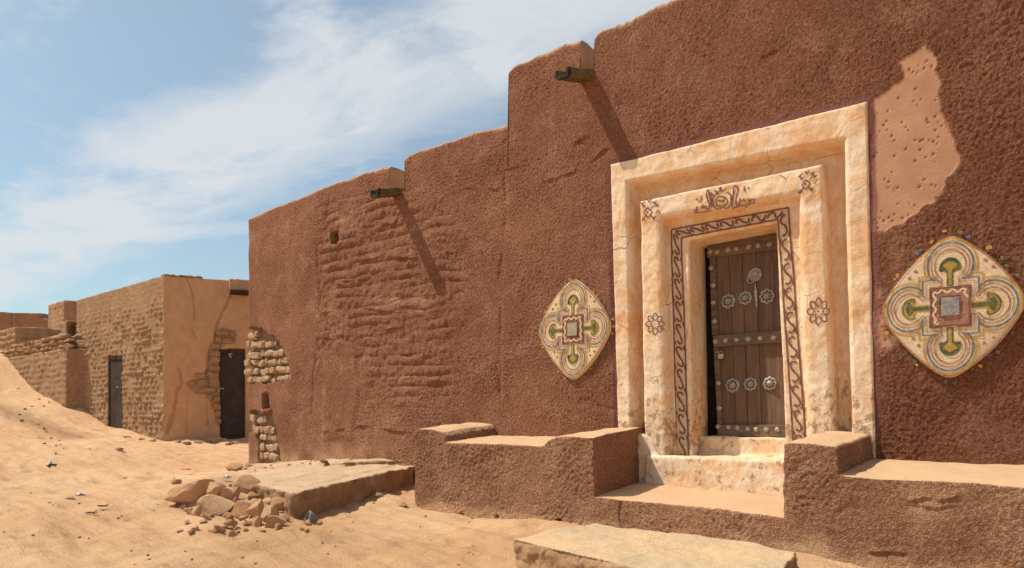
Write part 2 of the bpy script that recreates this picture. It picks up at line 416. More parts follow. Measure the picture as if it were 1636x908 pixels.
_K = _phi(((CT[:, None, :2] - CT[None, :, :2]) ** 2).sum(-1)) + np.eye(_n) * 0.02
_P = np.c_[np.ones(_n), CT[:, :2]]
_W = np.linalg.solve(np.block([[_K, _P], [_P.T, np.zeros((3, 3))]]), np.r_[CT[:, 2], 0, 0, 0])
def ground_base(x, y):
    x = np.atleast_1d(np.asarray(x, float)); y = np.atleast_1d(np.asarray(y, float)); z = np.zeros(x.shape)
    for s in range(0, len(x), 20000):
        q = np.c_[x[s:s + 20000], y[s:s + 20000]]
        z[s:s + 20000] = _phi(((q[:, None, :] - CT[None, :, :2]) ** 2).sum(-1)) @ _W[:_n] + np.c_[np.ones(len(q)), q] @ _W[_n:]
    far = sstep(14, 40, np.hypot(x + 10, y + 1))
    return np.clip(z, -0.6, 3.6) * (1 - far) + 0.6 * far
HEAPC = on_z(372, 806, -1.0)[:2]
TRACK = [at_f(px, py, f)[:2] for px, py, f in ((-80, 640, 19), (0, 656, 17.6), (40, 668, 16.8), (95, 690, 15.8), (120, 700, 15.0))]
def ground_z(x, y):
    x = np.atleast_1d(np.asarray(x, float)); y = np.atleast_1d(np.asarray(y, float))
    p = np.c_[x, y, np.zeros_like(x)]
    z = ground_base(x, y)
    near = 1 - sstep(20, 45, np.hypot(x + 8, y + 2))
    z = z + near * (0.036 * fbm(p, 1.1, 3, 3) + 0.014 * fbm(p, 0.2, 3, 5))
    # wheel ruts and trodden ripples running along the street
    q = np.c_[x * 0.22 + 0.10 * y, y + 0.05 * x, np.zeros_like(x)]
    z = z + near * 0.055 * fbm(q, 0.35, 3, 9)
    # footprints
    c = np.floor(p[:, :2] / 0.42); cx = (c[:, 0] + .2 + .6 * rand01(c[:, 0], c[:, 1], 21)) * .42; cy = (c[:, 1] + .2 + .6 * rand01(c[:, 0], c[:, 1], 22)) * .42
    on = rand01(c[:, 0], c[:, 1], 23) > 0.45
    z = z - near * on * 0.042 * np.exp(-(((x - cx) / .10) ** 2 + ((y - cy) / .055) ** 2))
    hx_, hy_ = HEAPC
    ee = np.exp(-((((x - hx_) * .99 + (y - hy_) * .1) / .75) ** 2 + ((y - hy_) / .42) ** 2))
    z = z + ee * (.12 + .07 * noise(p, .14, 37) + .05 * noise(p, .07, 38))
    dt = dist_poly(TRACK, x, y)
    z = z + 0.07 * np.exp(-(dt / 0.3) ** 2) * np.abs(noise(p, 0.16, 31))
    return z
def axis(parts):
    out = [parts[0][0]]
    for a, b, s0, s1 in parts:
        t = a
        while t < b - 1e-6:
            s = s0 + (s1 - s0) * (t - a) / (b - a); t = min(b, t + s); out.append(t)
    return np.array(out)
gx = axis([(-600, -60, 90, 12), (-60, -26, 4, .4), (-26, -16, .2, .06), (-16, -6, .06, .032), (-6, 1, .032, .03), (1, 6, .05, .4), (6, 60, .5, 10), (60, 600, 15, 100)])
gy = axis([(-600, -60, 100, 12), (-60, -9, 9, .3), (-9, -6.2, .3, .035), (-6.2, -0.3, .028, .035), (-.3, 4.5, .04, .15), (4.5, 20, .3, 1.5), (20, 60, 2, 10), (60, 600, 14, 100)])
GX, GY = np.meshgrid(gx, gy, indexing='ij')
gzv = ground_z(GX.ravel(), GY.ravel())
ni, nj = GX.shape
idx = np.arange(ni * nj).reshape(ni, nj)
gf = np.stack([idx[:-1, :-1], idx[1:, :-1], idx[1:, 1:], idx[:-1, 1:]], -1).reshape(-1, 4)
dt = dist_poly(TRACK, GX.ravel(), GY.ravel())
gm = np.zeros((ni * nj, 4)); gm[:, 0] = np.exp(-(dt / 0.36) ** 2) * .9
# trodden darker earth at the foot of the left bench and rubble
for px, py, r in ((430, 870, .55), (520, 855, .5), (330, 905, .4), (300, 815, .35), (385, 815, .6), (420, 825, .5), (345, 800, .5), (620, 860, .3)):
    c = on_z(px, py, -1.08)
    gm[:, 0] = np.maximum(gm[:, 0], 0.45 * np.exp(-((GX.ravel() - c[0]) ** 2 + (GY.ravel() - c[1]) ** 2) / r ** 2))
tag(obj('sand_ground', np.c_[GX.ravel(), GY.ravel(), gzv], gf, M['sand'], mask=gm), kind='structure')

# ------------------------------------------------------------------ main house
BASE = -0.5
XL = float(on_y(393, 500, 0)[0]); XR = 3.0
house = empty('adobe_house', (XL, 0, 0.2), 'large red brown mud plastered house with carved doorway and painted medallions', 'house')

TOP = []                                    # (X, z) of the parapet; equal X = a jump
def tp(px, py): p = on_wall(px, py); TOP.append((float(p[0]), float(p[2])))
for q in ((397, 348), (420, 337), (460, 322), (500, 305), (530, 293), (560, 282), (590, 272), (622, 263)): tp(*q)
sx0 = TOP[-1][0]; sl = float(on_wall(634, 306)[2]); sx1 = float(on_wall(647, 300)[0])
TOP += [(sx0 + .012, sl), (sx1 - .012, sl)]
for q in ((647, 252), (655, 245), (700, 229), (760, 209), (811, 197)): tp(*q)
for q in ((813, 112), (820, 104), (850, 91), (880, 77), (900, 69), (928, 60)): tp(*q)
ux0 = TOP[-1][0]; ul = float(on_wall(940, 122)[2]); ux1 = float(on_wall(950, 110)[0])
TOP += [(ux0 + .012, ul), (ux1 - .012, ul)]
for q in ((950.5, 58), (958, 48), (1000, 29), (1062, 1)): tp(*q)
TOP += [(-1.5, 4.28 + EYE - .02), (XR + 1, 4.3 + EYE)]
TOPX = np.array([a for a, _ in TOP]); TOPZ = np.array([b for _, b in TOP])
for i in range(1, len(TOPX)):
    if TOPX[i] <= TOPX[i - 1]: TOPX[i] = TOPX[i - 1] + .008

# doorway rings: (BL, TL, TR, BR) surveyed on their planes, as (X, z)
def ring(y, bl, tl, tr, br): return [tuple(on_y(*q, y)[[0, 2]]) for q in (bl, tl, tr, br)]
def shift(r, s):                             # s > 0 : towards the opening
    (a, b), (c, d), (e, f), (g, h) = r
    return [(a + s, b), (c + s, d - s), (e - s, f - s), (g - s, h)]
Y1, YG, YI, YB, YD = -0.018, 0.19, 0.0, 0.125, 0.45
r1 = ring(Y1, (988, 720), (975, 263), (1385, 162), (1398, 720))
r2 = ring(Y1, (1011, 720), (1003, 292), (1348, 224), (1362, 720))
r5 = ring(YI, (1030, 745), (1022, 321), (1313, 262), (1334, 745))
r6 = ring(YI, (1069, 745), (1056, 350), (1275, 314), (1291, 745))
r8 = ring(YB, (1106, 745), (1101, 384), (1240, 357), (1257, 745))
for r in (r1, r2, r5, r6, r8):               # all jambs run down to one level behind the steps
    zb = EYE - 0.62
    for k, t in ((0, 1), (3, 2)):
        (x0, z0), (x1, z1) = r[k], r[t]
        s = (zb - z1) / (z0 - z1); r[k] = (x1 + (x0 - x1) * s, zb)
hole = shift(r1, 0.03)

# exposed stone patches, niches, smooth patches
PA = wpoly([(388, 528), (402, 522), (416, 526), (432, 536), (441, 540), (452, 560), (463, 586), (465, 607), (440, 610), (425, 614), (408, 610), (388, 610)])
PB = wpoly([(392, 662), (404, 655), (420, 662), (434, 655), (441, 690), (447, 735), (430, 741), (412, 741), (413, 712), (408, 690), (394, 690)])
SM = wpoly([(1438, 100), (1447, 90), (1465, 78), (1480, 70), (1489, 80), (1494, 105), (1495, 148), (1503, 172), (1514, 205), (1522, 230), (1524, 250), (1520, 275), (1508, 298),
            (1490, 320), (1470, 335), (1445, 350), (1415, 362), (1390, 372), (1385, 160), (1412, 153), (1430, 140), (1443, 125), (1440, 108)])
SM2 = wpoly([(1392, 450), (1408, 458), (1420, 520), (1447, 562), (1420, 566), (1392, 578)])
NICHES = [(wpoly([(529, 372), (541, 368), (541, 391), (530, 389)]), .22), (wpoly([(419, 631), (424, 627), (430, 630), (431, 652), (420, 653)]), .2)]
SEAMS = [wpoly(q) for q in ([(510, 372), (507, 420), (512, 470), (506, 520), (509, 560)], [(811, 200), (806, 260), (808, 330), (801, 420), (800, 520), (797, 600), (800, 660)],
                            [(509, 560), (520, 545), (545, 540), (565, 550), (575, 575)], [(508, 560), (500, 600), (497, 660)],
                            [(530, 300), (521, 350)], [(575, 480), (640, 474), (700, 480)], [(1225, 95), (1260, 70)], [(930, 640), (980, 655)])]
LEDGES = [wpoly(q) for q in ([(815, 270), (850, 262), (890, 250), (930, 222)], [(700, 318), (745, 300), (795, 303)], [(560, 420), (610, 410), (660, 414)], [(520, 452), (590, 447), (650, 452), (720, 446)],
                             [(520, 500), (570, 492), (640, 500), (700, 490)], [(560, 365), (620, 358), (655, 362)], [(600, 530), (660, 522), (720, 530)], [(590, 570), (660, 566), (700, 574)],
                             [(880, 288), (930, 270), (965, 240)], [(520, 690), (580, 680), (640, 690)], [(600, 610), (670, 604), (720, 612)])]
CB = wpoly([(512, 330), (600, 300), (720, 330), (740, 460), (720, 640), (600, 640), (560, 560), (512, 560)])
pit = [(float(x), float(z), float(r)) for x, z, r in zip(rng.uniform(min(a for a, b in SM), max(a for a, b in SM), 420),
       rng.uniform(min(b for a, b in SM2), max(b for a, b in SM), 420), rng.uniform(.004, .009, 420))]

def wall_disp(P):
    """displacement outward along the normal, and masks, for points on the undisplaced facade"""
    x, z = P[:, 0], P[:, 2]
    w = noise(P, .12, 71); w2 = noise(P, .035, 72)
    smooth = np.maximum(soft_inside(SM, x, z, .014, .045 * w + .012 * w2 + .05 * noise(P, .35, 73)), soft_inside(SM2, x, z, .05, -.04 + .06 * w + .03 * w2))
    ex = np.maximum(soft_inside(PA, x, z, .012, .06 * w + .02 * w2), soft_inside(PB, x, z, .012, .06 * w + .02 * w2))
    lumps = 1.0 * noise(P, .024, 1) + .8 * np.abs(noise(P, .021, 2)) - .2 + .35 * noise(P, .040, 7)
    coarse = .5 + .5 * sstep(-.4, .5, noise(P, .7, 4))
    calm = sstep(-9.9, -8.4, x) * .45 + .55                     # the left end is plastered smoother
    amp = .0082 * coarse * calm * (1 - .93 * smooth) * (1 - .6 * ex)
    d = amp * lumps + .030 * fbm(P, 1.5, 2, 6) + .011 * fbm(P * np.array([1, 1, .7]), .42, 3, 8) * (1 - .7 * smooth)
    q = np.c_[x * .8, np.zeros_like(x), z + .05 * noise(P, .5, 13)]
    cb = soft_inside(CB, x, z, .25)
    fz = (q[:, 2] / .145) % 1.0; rw = np.floor(q[:, 2] / .145)
    cell = np.floor(x / .24 + rand01(rw, rw, 3))
    hgt = rand01(rw, cell, 17)
    d += cb * .022 * (np.sin(np.pi * fz) ** .6 - .5) * (hgt * 1.7) * sstep(-.5, .3, noise(P, .6, 15)) + cb * .013 * noise(P * np.array([.6, 1, 1]), .15, 14) + cb * .012 * noise(P, .08, 16)
    for s in LEDGES:
        dd = dist_poly(s, x, z); zz = z - np.interp(x, [a for a, b in s], [b for a, b in s])
        d += .013 * np.exp(-(dd / .07) ** 2) * np.where(zz > 0, 1, -.9) * sstep(-.2, .5, noise(P, .3, 19))
    for k, s in enumerate(SEAMS):
        dd = dist_poly(s, x, z) + .05 * noise(P, .22, 40 + k)
        d -= .014 * np.exp(-(dd / .03) ** 2) * sstep(-.4, .3, noise(P, .3, 60 + k))
    lump = wpoly([(520, 560), (545, 548), (568, 560), (575, 620), (560, 700), (515, 700)])
    d += .016 * soft_inside(lump, x, z, .07, .08 * noise(P, .3, 18))
    foot = 1 - sstep(.28, .75, z + .12 * noise(P, .4, 23) - .1 * sstep(-9, -3, x))
    d += foot * (.018 * noise(P, .22, 24) - .004)
    d -= ex * .085; d -= smooth * .007
    for x0, z0, r in pit[::2]:
        k = (np.abs(x - x0) < .05) & (np.abs(z - z0) < .05) & (smooth > .6)
        if k.any(): d[k] -= .013 * np.exp(-(((x[k] - x0) / r) ** 2 + ((z[k] - z0) / (r * 1.1)) ** 2) ** 2)
    pit_shade = np.zeros_like(x)
    for x0, z0, r in pit[::2]:
        k = (np.abs(x - x0) < .03) & (np.abs(z - z0) < .03) & (smooth > .6)
        if k.any(): pit_shade[k] = np.maximum(pit_shade[k], np.exp(-(((x[k] - x0) / (r * 1.1)) ** 2 + ((z[k] - z0) / r) ** 2) ** 2))
    niche = np.zeros_like(x)
    for poly, dep in NICHES:
        s = soft_inside(poly, x, z, .008, .012 * noise(P, .06, 29)); niche = np.maximum(niche, s); d -= s * dep
    dr = dist_poly(r1, x, z)
    out_ = ~inside(r1, x, z)
    bw = .055 + .02 * noise(P, .15, 33)
    maroon = np.where(out_, 1 - sstep(bw - .012, bw + .012, dr), 1.0) * (z > .9)
    maroon = np.maximum(maroon, .7 * pit_shade)  # pits darkened by colour, standing for the shade inside them
    d = d * np.where(out_, sstep(.0, .05, dr) * .8 + .2, .2)
    return d, smooth, maroon, ex, niche, foot

pc = []                                      # plan path of the columns: x, y, nx, ny
for y in np.arange(5.0, .16, -.12): pc.append((XL, y, -1, 0))
for a in np.linspace(0, 90, 10): pc.append((XL + .12 - .12 * math.cos(math.radians(a)), .12 - .12 * math.sin(math.radians(a)), -math.cos(math.radians(a)), -math.sin(math.radians(a))))
fx = list(axis([(XL + .13, -4, .0145, .0105), (-4, .35, .009, .009), (.35, XR, .02, .2)]))
for a, b, c in zip(TOPX[:-1], TOPX[1:], np.abs(np.diff(TOPZ)) / np.diff(TOPX)):
    if c > 3: fx += [a, b]
fx = sorted(fx)
for x in fx: pc.append((x, float(wall_y(x)), 0, -1))
pc = np.array(pc); nc = len(pc)
slope = np.gradient(wall_y(pc[:, 0]), pc[:, 0] + np.arange(nc) * 1e-9)
fr = pc[:, 3] == -1
pc[fr, 2] = slope[fr] / np.hypot(1, slope[fr]); pc[fr, 3] = -1 / np.hypot(1, slope[fr])
topz = np.interp(pc[:, 0], TOPX, TOPZ)
topz = topz + .022 * fbm(np.c_[pc[:, 0], pc[:, 1], np.zeros(nc)], .3, 3, 50) + .012 * noise(np.c_[pc[:, 0], pc[:, 1], np.zeros(nc)], .05, 52)
NZ = 530
vv = np.linspace(0, 1, NZ) ** .97
ZC = 3.93; NLO = 430                        # below ZC all columns share their rows, above it they stretch to the parapet
vlo = np.linspace(0, 1, NLO); vhi = np.linspace(0, 1, NZ - NLO + 1)[1:]
zup = topz[:, None] - .05
tall = (pc[:, 0] > TOPX[np.argmax(np.diff(TOPZ) > .5) + 1] - .004)[:, None]   # right of the step up
zhi = ZC + (zup - ZC) * vhi[None, :]
ztall = np.where(vhi[None, :] < .55, ZC + (4.62 - ZC) * vhi[None, :] / .55, 4.62 + (zup - 4.62) * (vhi[None, :] - .55) / .45)
Z = np.concatenate([np.repeat((BASE + (ZC - BASE) * vlo)[None, :], nc, 0), np.where(tall, ztall, zhi)], 1)
X = np.repeat(pc[:, 0:1], NZ, 1); Y = np.repeat(pc[:, 1:2], NZ, 1)
P = np.stack([X, Y, Z], -1).reshape(-1, 3)
d, sm_, ma_, ex_, ni_, fo_ = wall_disp(P)
left = (np.abs(pc[:, 2]) > .999)
d = d.reshape(nc, NZ); d[left] *= .6
V = P.reshape(nc, NZ, 3) + np.stack([pc[:, 2], pc[:, 3], np.zeros(nc)], -1)[:, None, :] * d[..., None]
# the foot of the wall is eaten back at the left corner
cap = [(.012, -.022), (.045, -.004), (.12, .004), (.22, 0), (.33, 0), (.37, -.02), (.39, -.5), (.39, -1.2)]
rows = [V]
for ins, dz in cap:
    q = np.stack([pc[:, 0] - pc[:, 2] * ins, pc[:, 1] - pc[:, 3] * ins, topz + dz], -1)
    if dz > -.3:
        q += np.stack([pc[:, 2], pc[:, 3], np.zeros(nc)], -1) * (d[:, -1:] * max(0, 1 - ins / .1)) + np.array([0, 0, 1]) * .010 * noise(q, .06, 55)[:, None]
    rows.append(q[:, None, :])
V = np.concatenate(rows, 1); NR = V.shape[1]
mask = np.zeros((nc, NR, 4))
mask[:, :NZ, 0] = sm_.reshape(nc, NZ); mask[:, :NZ, 1] = ma_.reshape(nc, NZ); mask[:, :NZ, 2] = np.maximum(ex_, ni_ * .6).reshape(nc, NZ)
dustfoot = np.clip(fo_ * (.35 + .9 * noise(P, .3, 61)), 0, .6) * (1 - sstep(-5.2, -4.2, P[:, 0]))
topdust = np.clip(sstep(.10, .0, (np.repeat(topz[:, None], NZ, 1).ravel() - P[:, 2])) * (.3 + 1.6 * noise(P, .35, 63)), 0, .6)
mask[:, :NZ, 3] = np.maximum(dustfoot, topdust).reshape(nc, NZ)
mask[:, NZ:, 3] = .55
idx = np.arange(nc * NR).reshape(nc, NR)
wf = np.stack([idx[:-1, :-1], idx[1:, :-1], idx[1:, 1:], idx[:-1, 1:]], -1).reshape(-1, 4)
fc = V.reshape(-1, 3)[wf].mean(1)
keep = ~(inside(hole, fc[:, 0], fc[:, 2]) & (fc[:, 1] < .5) & (fc[:, 0] > XL + 1))
used = wf[keep]
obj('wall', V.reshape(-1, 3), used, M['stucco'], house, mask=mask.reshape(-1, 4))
mb = MB(); mb.box((XL + .3, .3, 3.4), (-4.55, 5, 3.6)); mb.box((-4.6, .42, 4.3), (XR, 5, 4.5)); mb.box((-4.9, .42, 3.5), (-4.6, 5, 4.45))
mb.build('roof', M['mud'], house)
mb = MB(); mb.box((XL + .05, 4.8, -.5), (XR, 5.02, 4.4)); mb.build('back_wall', M['mud'], house)

# --- doorway surround: a swept, softened plaster moulding
prof = [(shift(r1, 0.0), .06), (shift(r1, .0), Y1 + .012), (shift(r1, .012), Y1), (shift(r2, -.03), Y1 - .004), (shift(r2, -.006), Y1 + .012), (shift(r2, .004), Y1 + .045),
        (shift(r2, .028), YG - .06), (shift(r2, .06), YG - .008), (shift(r5, -.045), YG), (shift(r5, -.012), YG - .02), (shift(r5, -.004), YI + .05), (shift(r5, .004), YI + .012), (shift(r5, .02), YI),
        (shift(r6, -.055), YI - .006), (shift(r6, -.02), YI + .006), (shift(r6, .0), YI + .035), (shift(r6, .018), YB - .02), (shift(r6, .04), YB), (shift(r8, -.012), YB), (shift(r8, .0), YB + .012), (shift(r8, .006), YD - .06), (shift(r8, .01), YD + .06)]
def sur_noise(p):
    return .009 * fbm(p, .4, 3, 80) + .003 * noise(p, .06, 83)
NJ, NL = 190, 110
def pi_path(r):
    bl, tl, tr, br = [np.array(q) for q in r]
    a = [bl + (tl - bl) * t for t in np.linspace(0, 1, NJ)]
    b = [tl + (tr - tl) * t for t in np.linspace(0, 1, NL)[1:]]
    c = [tr + (br - tr) * t for t in np.linspace(0, 1, NJ)[1:]]
    return np.array(a + b + c)
secs = []
for (ra, ya), (rb, yb) in zip(prof[:-1], prof[1:]):
    A_, B_ = pi_path(ra), pi_path(rb)
    L = np.hypot(np.abs(A_ - B_).mean(0).sum(), abs(ya - yb)); n = max(1, int(L / .016))
    for k in range(n):
        t = k / n; q = A_ * (1 - t) + B_ * t; secs.append(np.c_[q[:, 0], np.full(len(q), ya * (1 - t) + yb * t), q[:, 1]])
q = pi_path(prof[-1][0]); secs.append(np.c_[q[:, 0], np.full(len(q), prof[-1][1]), q[:, 1]])
S = np.array(secs); ns, nk = S.shape[:2]
nrm = np.cross(np.gradient(S, axis=0), np.gradient(S, axis=1)); nrm /= np.linalg.norm(nrm, axis=-1, keepdims=True) + 1e-9
if nrm[:, :, 1].mean() > 0: nrm = -nrm
fl = S.reshape(-1, 3)
dn = sur_noise(fl).reshape(ns, nk)
dn[0:2] *= .3
lint = fl[:, 2].reshape(ns, nk)
S2 = S + np.array([0, -1, 0]) * dn[..., None] * .8 + nrm * dn[..., None] * .5
# the inner lintel sags and swells, as hand-laid plaster does
mk = np.zeros((ns * nk, 4)); mk[:, 0] = 1 - sstep(EYE - .4, EYE + .9, fl[:, 2])
idx = np.arange(ns * nk).reshape(ns, nk)
sf = np.stack([idx[:-1, :-1], idx[:-1, 1:], idx[1:, 1:], idx[1:, :-1]], -1).reshape(-1, 4)
sur = obj('door_surround', S2.reshape(-1, 3), sf, M['surround'], house, mask=mk)
def on_sur(x, z, y, lift):                   # a point just proud of the displaced plaster
    d_ = float(sur_noise(np.array([[x, y, z]]))[0])
    return np.array([x, y - d_ * 1.3 - lift, z])
def pix_sur(px, py, y, lift=.004):
    p = on_y(px, py, y); return on_sur(p[0], p[2], y, lift)
def dense(pts, step):
    pts = [np.asarray(p, float) for p in pts]; out = [pts[0]]
    for a, b in zip(pts[:-1], pts[1:]):
        n = max(1, int(np.linalg.norm(b - a) / step))
        out += [a + (b - a) * k / n for k in range(1, n + 1)]
    return out
def smooth_line(pts, n=6):
    P_ = [np.asarray(p, float) for p in pts]
    if len(P_) < 3: return P_
    out = []
    for i in range(len(P_) - 1):
        p0 = P_[max(0, i - 1)]; p1 = P_[i]; p2 = P_[i + 1]; p3 = P_[min(len(P_) - 1, i + 2)]
        for k in range(n):
            t = k / n
            out.append(.5 * ((2 * p1) + (-p0 + p2) * t + (2 * p0 - 5 * p1 + 4 * p2 - p3) * t * t + (-p0 + 3 * p1 - 3 * p2 + p3) * t ** 3))
    out.append(P_[-1]); return out

# --- painted scroll band round the opening
bo = [tuple(on_y(*q, YB)[[0, 2]]) for q in ((1080, 732), (1072, 366), (1261, 331), (1291, 732))]
bi = [tuple(on_y(*q, YB)[[0, 2]]) for q in ((1102, 732), (1090, 381), (1242, 352), (1268, 732))]
bo = [np.array(q) for q in bo]; bi = [np.array(q) for q in bi]
brown, cream, scroll = MB(), MB(), MB()
segs = [(bo[0], bo[1], bi[0], bi[1], 10), (bo[1], bo[2], bi[1], bi[2], 7), (bo[2], bo[3], bi[2], bi[3], 10)]
lastv = None
for si, (o0, o1, i0, i1, ncell) in enumerate(segs):
    N = 90
    Lp = []
    for k in range(N + 1):
        t = k / N
        o_, i_ = o0 + (o1 - o0) * t, i0 + (i1 - i0) * t
        row = [on_sur(*(o_ + (i_ - o_) * s), YB, .0025) for s in np.linspace(0, 1, 5)]
        Lp.append(row)
    cream.add([p for r in Lp for p in r], [[k * 5 + s, (k + 1) * 5 + s, (k + 1) * 5 + s + 1, k * 5 + s + 1] for k in range(N) for s in range(4)])
    for e_ in (.06, .94):
        ed = []
        for k in range(N + 1):
            t = k / N; tt = t
            if si == 0: tt = t * (1 - (.0 if e_ < .5 else .0))
            o_, i_ = o0 + (o1 - o0) * tt, i0 + (i1 - i0) * tt
            q_ = o_ + (i_ - o_) * e_; ed.append(on_sur(q_[0], q_[1], YB, .0055))
        brown.ribbon(ed, [.0145 * (1 + .35 * float(noise(np.array([[k * .31 + si * 7, e_ * 3, 0]]), 1, 97)[0])) for k in range(N + 1)])
    def pt(t, s, lift):
        o_, i_ = o0 + (o1 - o0) * t, i0 + (i1 - i0) * t; q_ = o_ + (i_ - o_) * s
        return on_sur(q_[0], q_[1], YB, lift)
    sgn = 1 if si != 2 else -1
    for c in range(ncell):
        t0, t1 = (c + .04) / ncell, (c + .96) / ncell
        j = random.uniform(-.06, .06); wv_ = random.uniform(.85, 1.1)
        # an S with hooked ends: a broad cream ground, a brown S on top
        sp = [(.16, .66), (.07, .56), (.06, .38), (.17, .27), (.33, .34), (.5, .5 + j), (.67, .66), (.83, .73), (.94, .62), (.93, .44), (.84, .34)]
        if si != 1: sp = [(a, 1 - b) for a, b in sp]
        line = smooth_line([np.array([t0 + (t1 - t0) * a, b]) for a, b in sp], 4)
        scroll.ribbon([pt(a, .5 + (b - .5) * 1.05 * wv_, .0085) for a, b in line], [.0175 * (1 + random.uniform(-.22, .22)) for _ in line])
    for c in range(1, ncell):
        for e_, dr_ in ((.10, 1), (.90, -1)):
            t = (c + random.uniform(-.08, .08)) / ncell; w_ = .16 / ncell
            scroll.add([pt(t - w_, e_, .0075), pt(t + w_, e_, .0075), pt(t, e_ + dr_ * random.uniform(.10, .18), .0075)], [[0, 1, 2]])
band = cream.build('painted_band', M['band_cream'], sur)
brown.build('brown_border', M['brown_paint'], sur)
scroll.build('brown_scroll', M['brown_paint'], sur)

# --- brown motifs on the inner frame
def motif(name, strokes, ox, oy, sc, w=.016, dots=()):
    m_ = MB()
    for s in strokes:
        pts = smooth_line([np.array((ox + a / sc, oy + b / sc)) for a, b in s], 5) if len(s) > 3 else [np.array((ox + a / sc, oy + b / sc)) for a, b in s]
        m_.ribbon([pix_sur(a, b, YI, .009) for a, b in pts], w)
    for a, b in dots: m_.disc(pix_sur(ox + a / sc, oy + b / sc, YI, .009), w * .8, jag=.2)
    return m_.build(name, M['brown_paint'], sur)
crown = [[(1080, 410), (1080, 435), (1050, 450), (1000, 425), (980, 370), (985, 300), (1012, 255), (1050, 232)], [(1000, 205), (1030, 226), (1072, 205), (1070, 175), (1092, 215), (1130, 200), (1140, 170)],
         [(1170, 225), (1210, 270), (1222, 340), (1200, 410), (1160, 440), (1115, 425), (1120, 395), (1155, 375), (1165, 335), (1140, 300), (1100, 282), (1050, 290), (1022, 330), (1020, 380), (1045, 405), (1080, 410)],
         [(1045, 330), (1090, 345), (1130, 325), (1105, 352)], [(1060, 190), (1075, 155), (1090, 190)],
         [(985, 270), (950, 250), (965, 420), (920, 205), (895, 240), (905, 310), (930, 380), (930, 440), (900, 450), (890, 420)],
         [(830, 275), (825, 330), (800, 360)], [(820, 440), (850, 400), (860, 435), (890, 400)], [(735, 460), (770, 455), (775, 490)], [(775, 490), (735, 495), (735, 460)], [(770, 410), (765, 450)],
         [(735, 500), (850, 488), (960, 470)],
         [(1210, 255), (1225, 420), (1250, 165), (1290, 155), (1305, 190), (1285, 270), (1275, 340), (1290, 390), (1325, 390), (1330, 340), (1325, 300)],
         [(1350, 350), (1380, 310), (1395, 350)], [(1440, 310), (1455, 360), (1430, 372)], [(1465, 325), (1520, 320), (1515, 370)], [(1515, 370), (1460, 380), (1465, 325)], [(1385, 150), (1385, 212)],
         [(1230, 440), (1340, 405), (1460, 385)]]
motif('painted_motif', crown, 1020, 280, 8.18, .0125, [(770, 320), (1440, 170), (1412, 420), (955, 245), (1255, 225)])
flake = [[(90, 345), (40, 385)], [(40, 372), (78, 408)], [(58, 420), (95, 400)], [(118, 318), (145, 352)], [(145, 352), (172, 315)], [(188, 345), (245, 388)], [(205, 382), (238, 335)], [(175, 435), (215, 395)],
         [(228, 412), (268, 388)], [(75, 505), (128, 430)], [(140, 550), (188, 478)], [(50, 602), (98, 540)], [(58, 556), (85, 592)], [(165, 530), (218, 582)], [(188, 578), (232, 540)], [(232, 492), (268, 458)],
         [(128, 430), (180, 470)], [(85, 515), (135, 552)]]
motif('painted_motif', flake, 1020, 280, 8.18, .0125, [(122, 490), (275, 490)])
motif('painted_motif', [[(a, b - (a - 150) * .12) for a, b in s] for s in flake], 1272, 235, 8.18, .0115, [(122, 490), (40, 600)])
def knot(cx, cy, rx, ry):
    st = []
    for ph in (0, math.pi / 4):
        st.append([(cx + rx * (.66 + .34 * math.cos(4 * (a + ph))) * math.cos(a), cy + ry * (.66 + .34 * math.cos(4 * (a + ph))) * math.sin(a)) for a in np.linspace(0, 2 * math.pi, 33)])
    st.append([(cx + rx * .98 * (.87 + .13 * math.cos(8 * a)) * math.cos(a), cy + ry * .98 * (.87 + .13 * math.cos(8 * a)) * math.sin(a)) for a in np.linspace(0, 2 * math.pi, 49)])
    return st
motif('painted_motif', knot(1047, 518, 15, 17), 0, 0, 1, .008, [(1047, 518)])
motif('painted_motif', knot(1308, 498, 18, 22), 0, 0, 1, .008, [(1308, 498)])

# --- threshold: plastered sill under the door and the cream step before it
stp = MB()
x0 = on_y(1035, 740, 0)[0]; x1 = on_y(1330, 740, -.2)[0]
zt = EYE - .425
stp.prism([(x0, -.06, -.2), (x1, -.27, -.2), (x1, -.27, zt + .015), (x0, -.06, zt - .01)], [(x0, .6, -.2), (x1, .6, -.2), (x1, .6, zt), (x0, .6, zt)])
xa = on_y(1014, 700, .0)[0]
stp.prism([(xa, -.02, -.2), (x0 + .16, -.10, -.2), (x0 + .13, -.05, EYE - .42), (x0 + .02, -.01, EYE - .24), (xa, -.01, EYE - .2)], [(xa, .35, -.2), (x0 + .16, .35, -.2), (x0 + .13, .35, EYE - .42), (x0 + .02, .35, EYE - .24), (xa, .35, EYE - .2)])
sx0_, sx1_ = r8[0][0] - .06, r8[3][0] + .06
zs = EYE - .235
stp.prism([(sx0_, .33, .3), (sx1_, .33, .3), (sx1_, .33, zs), (sx0_, .33, zs)], [(sx0_, .62, .3), (sx1_, .62, .3), (sx1_, .62, zs), (sx0_, .62, zs)])
co, fc_, no = earth_solid(stp, .014, 5)
co = co + no * (.010 * fbm(co, .25, 3, 90) + .003 * noise(co, .05, 91))[:, None]
mk = np.zeros((len(co), 4)); mk[:, 0] = .5
obj('threshold', co, fc_, M['surround'], house, mask=mk)

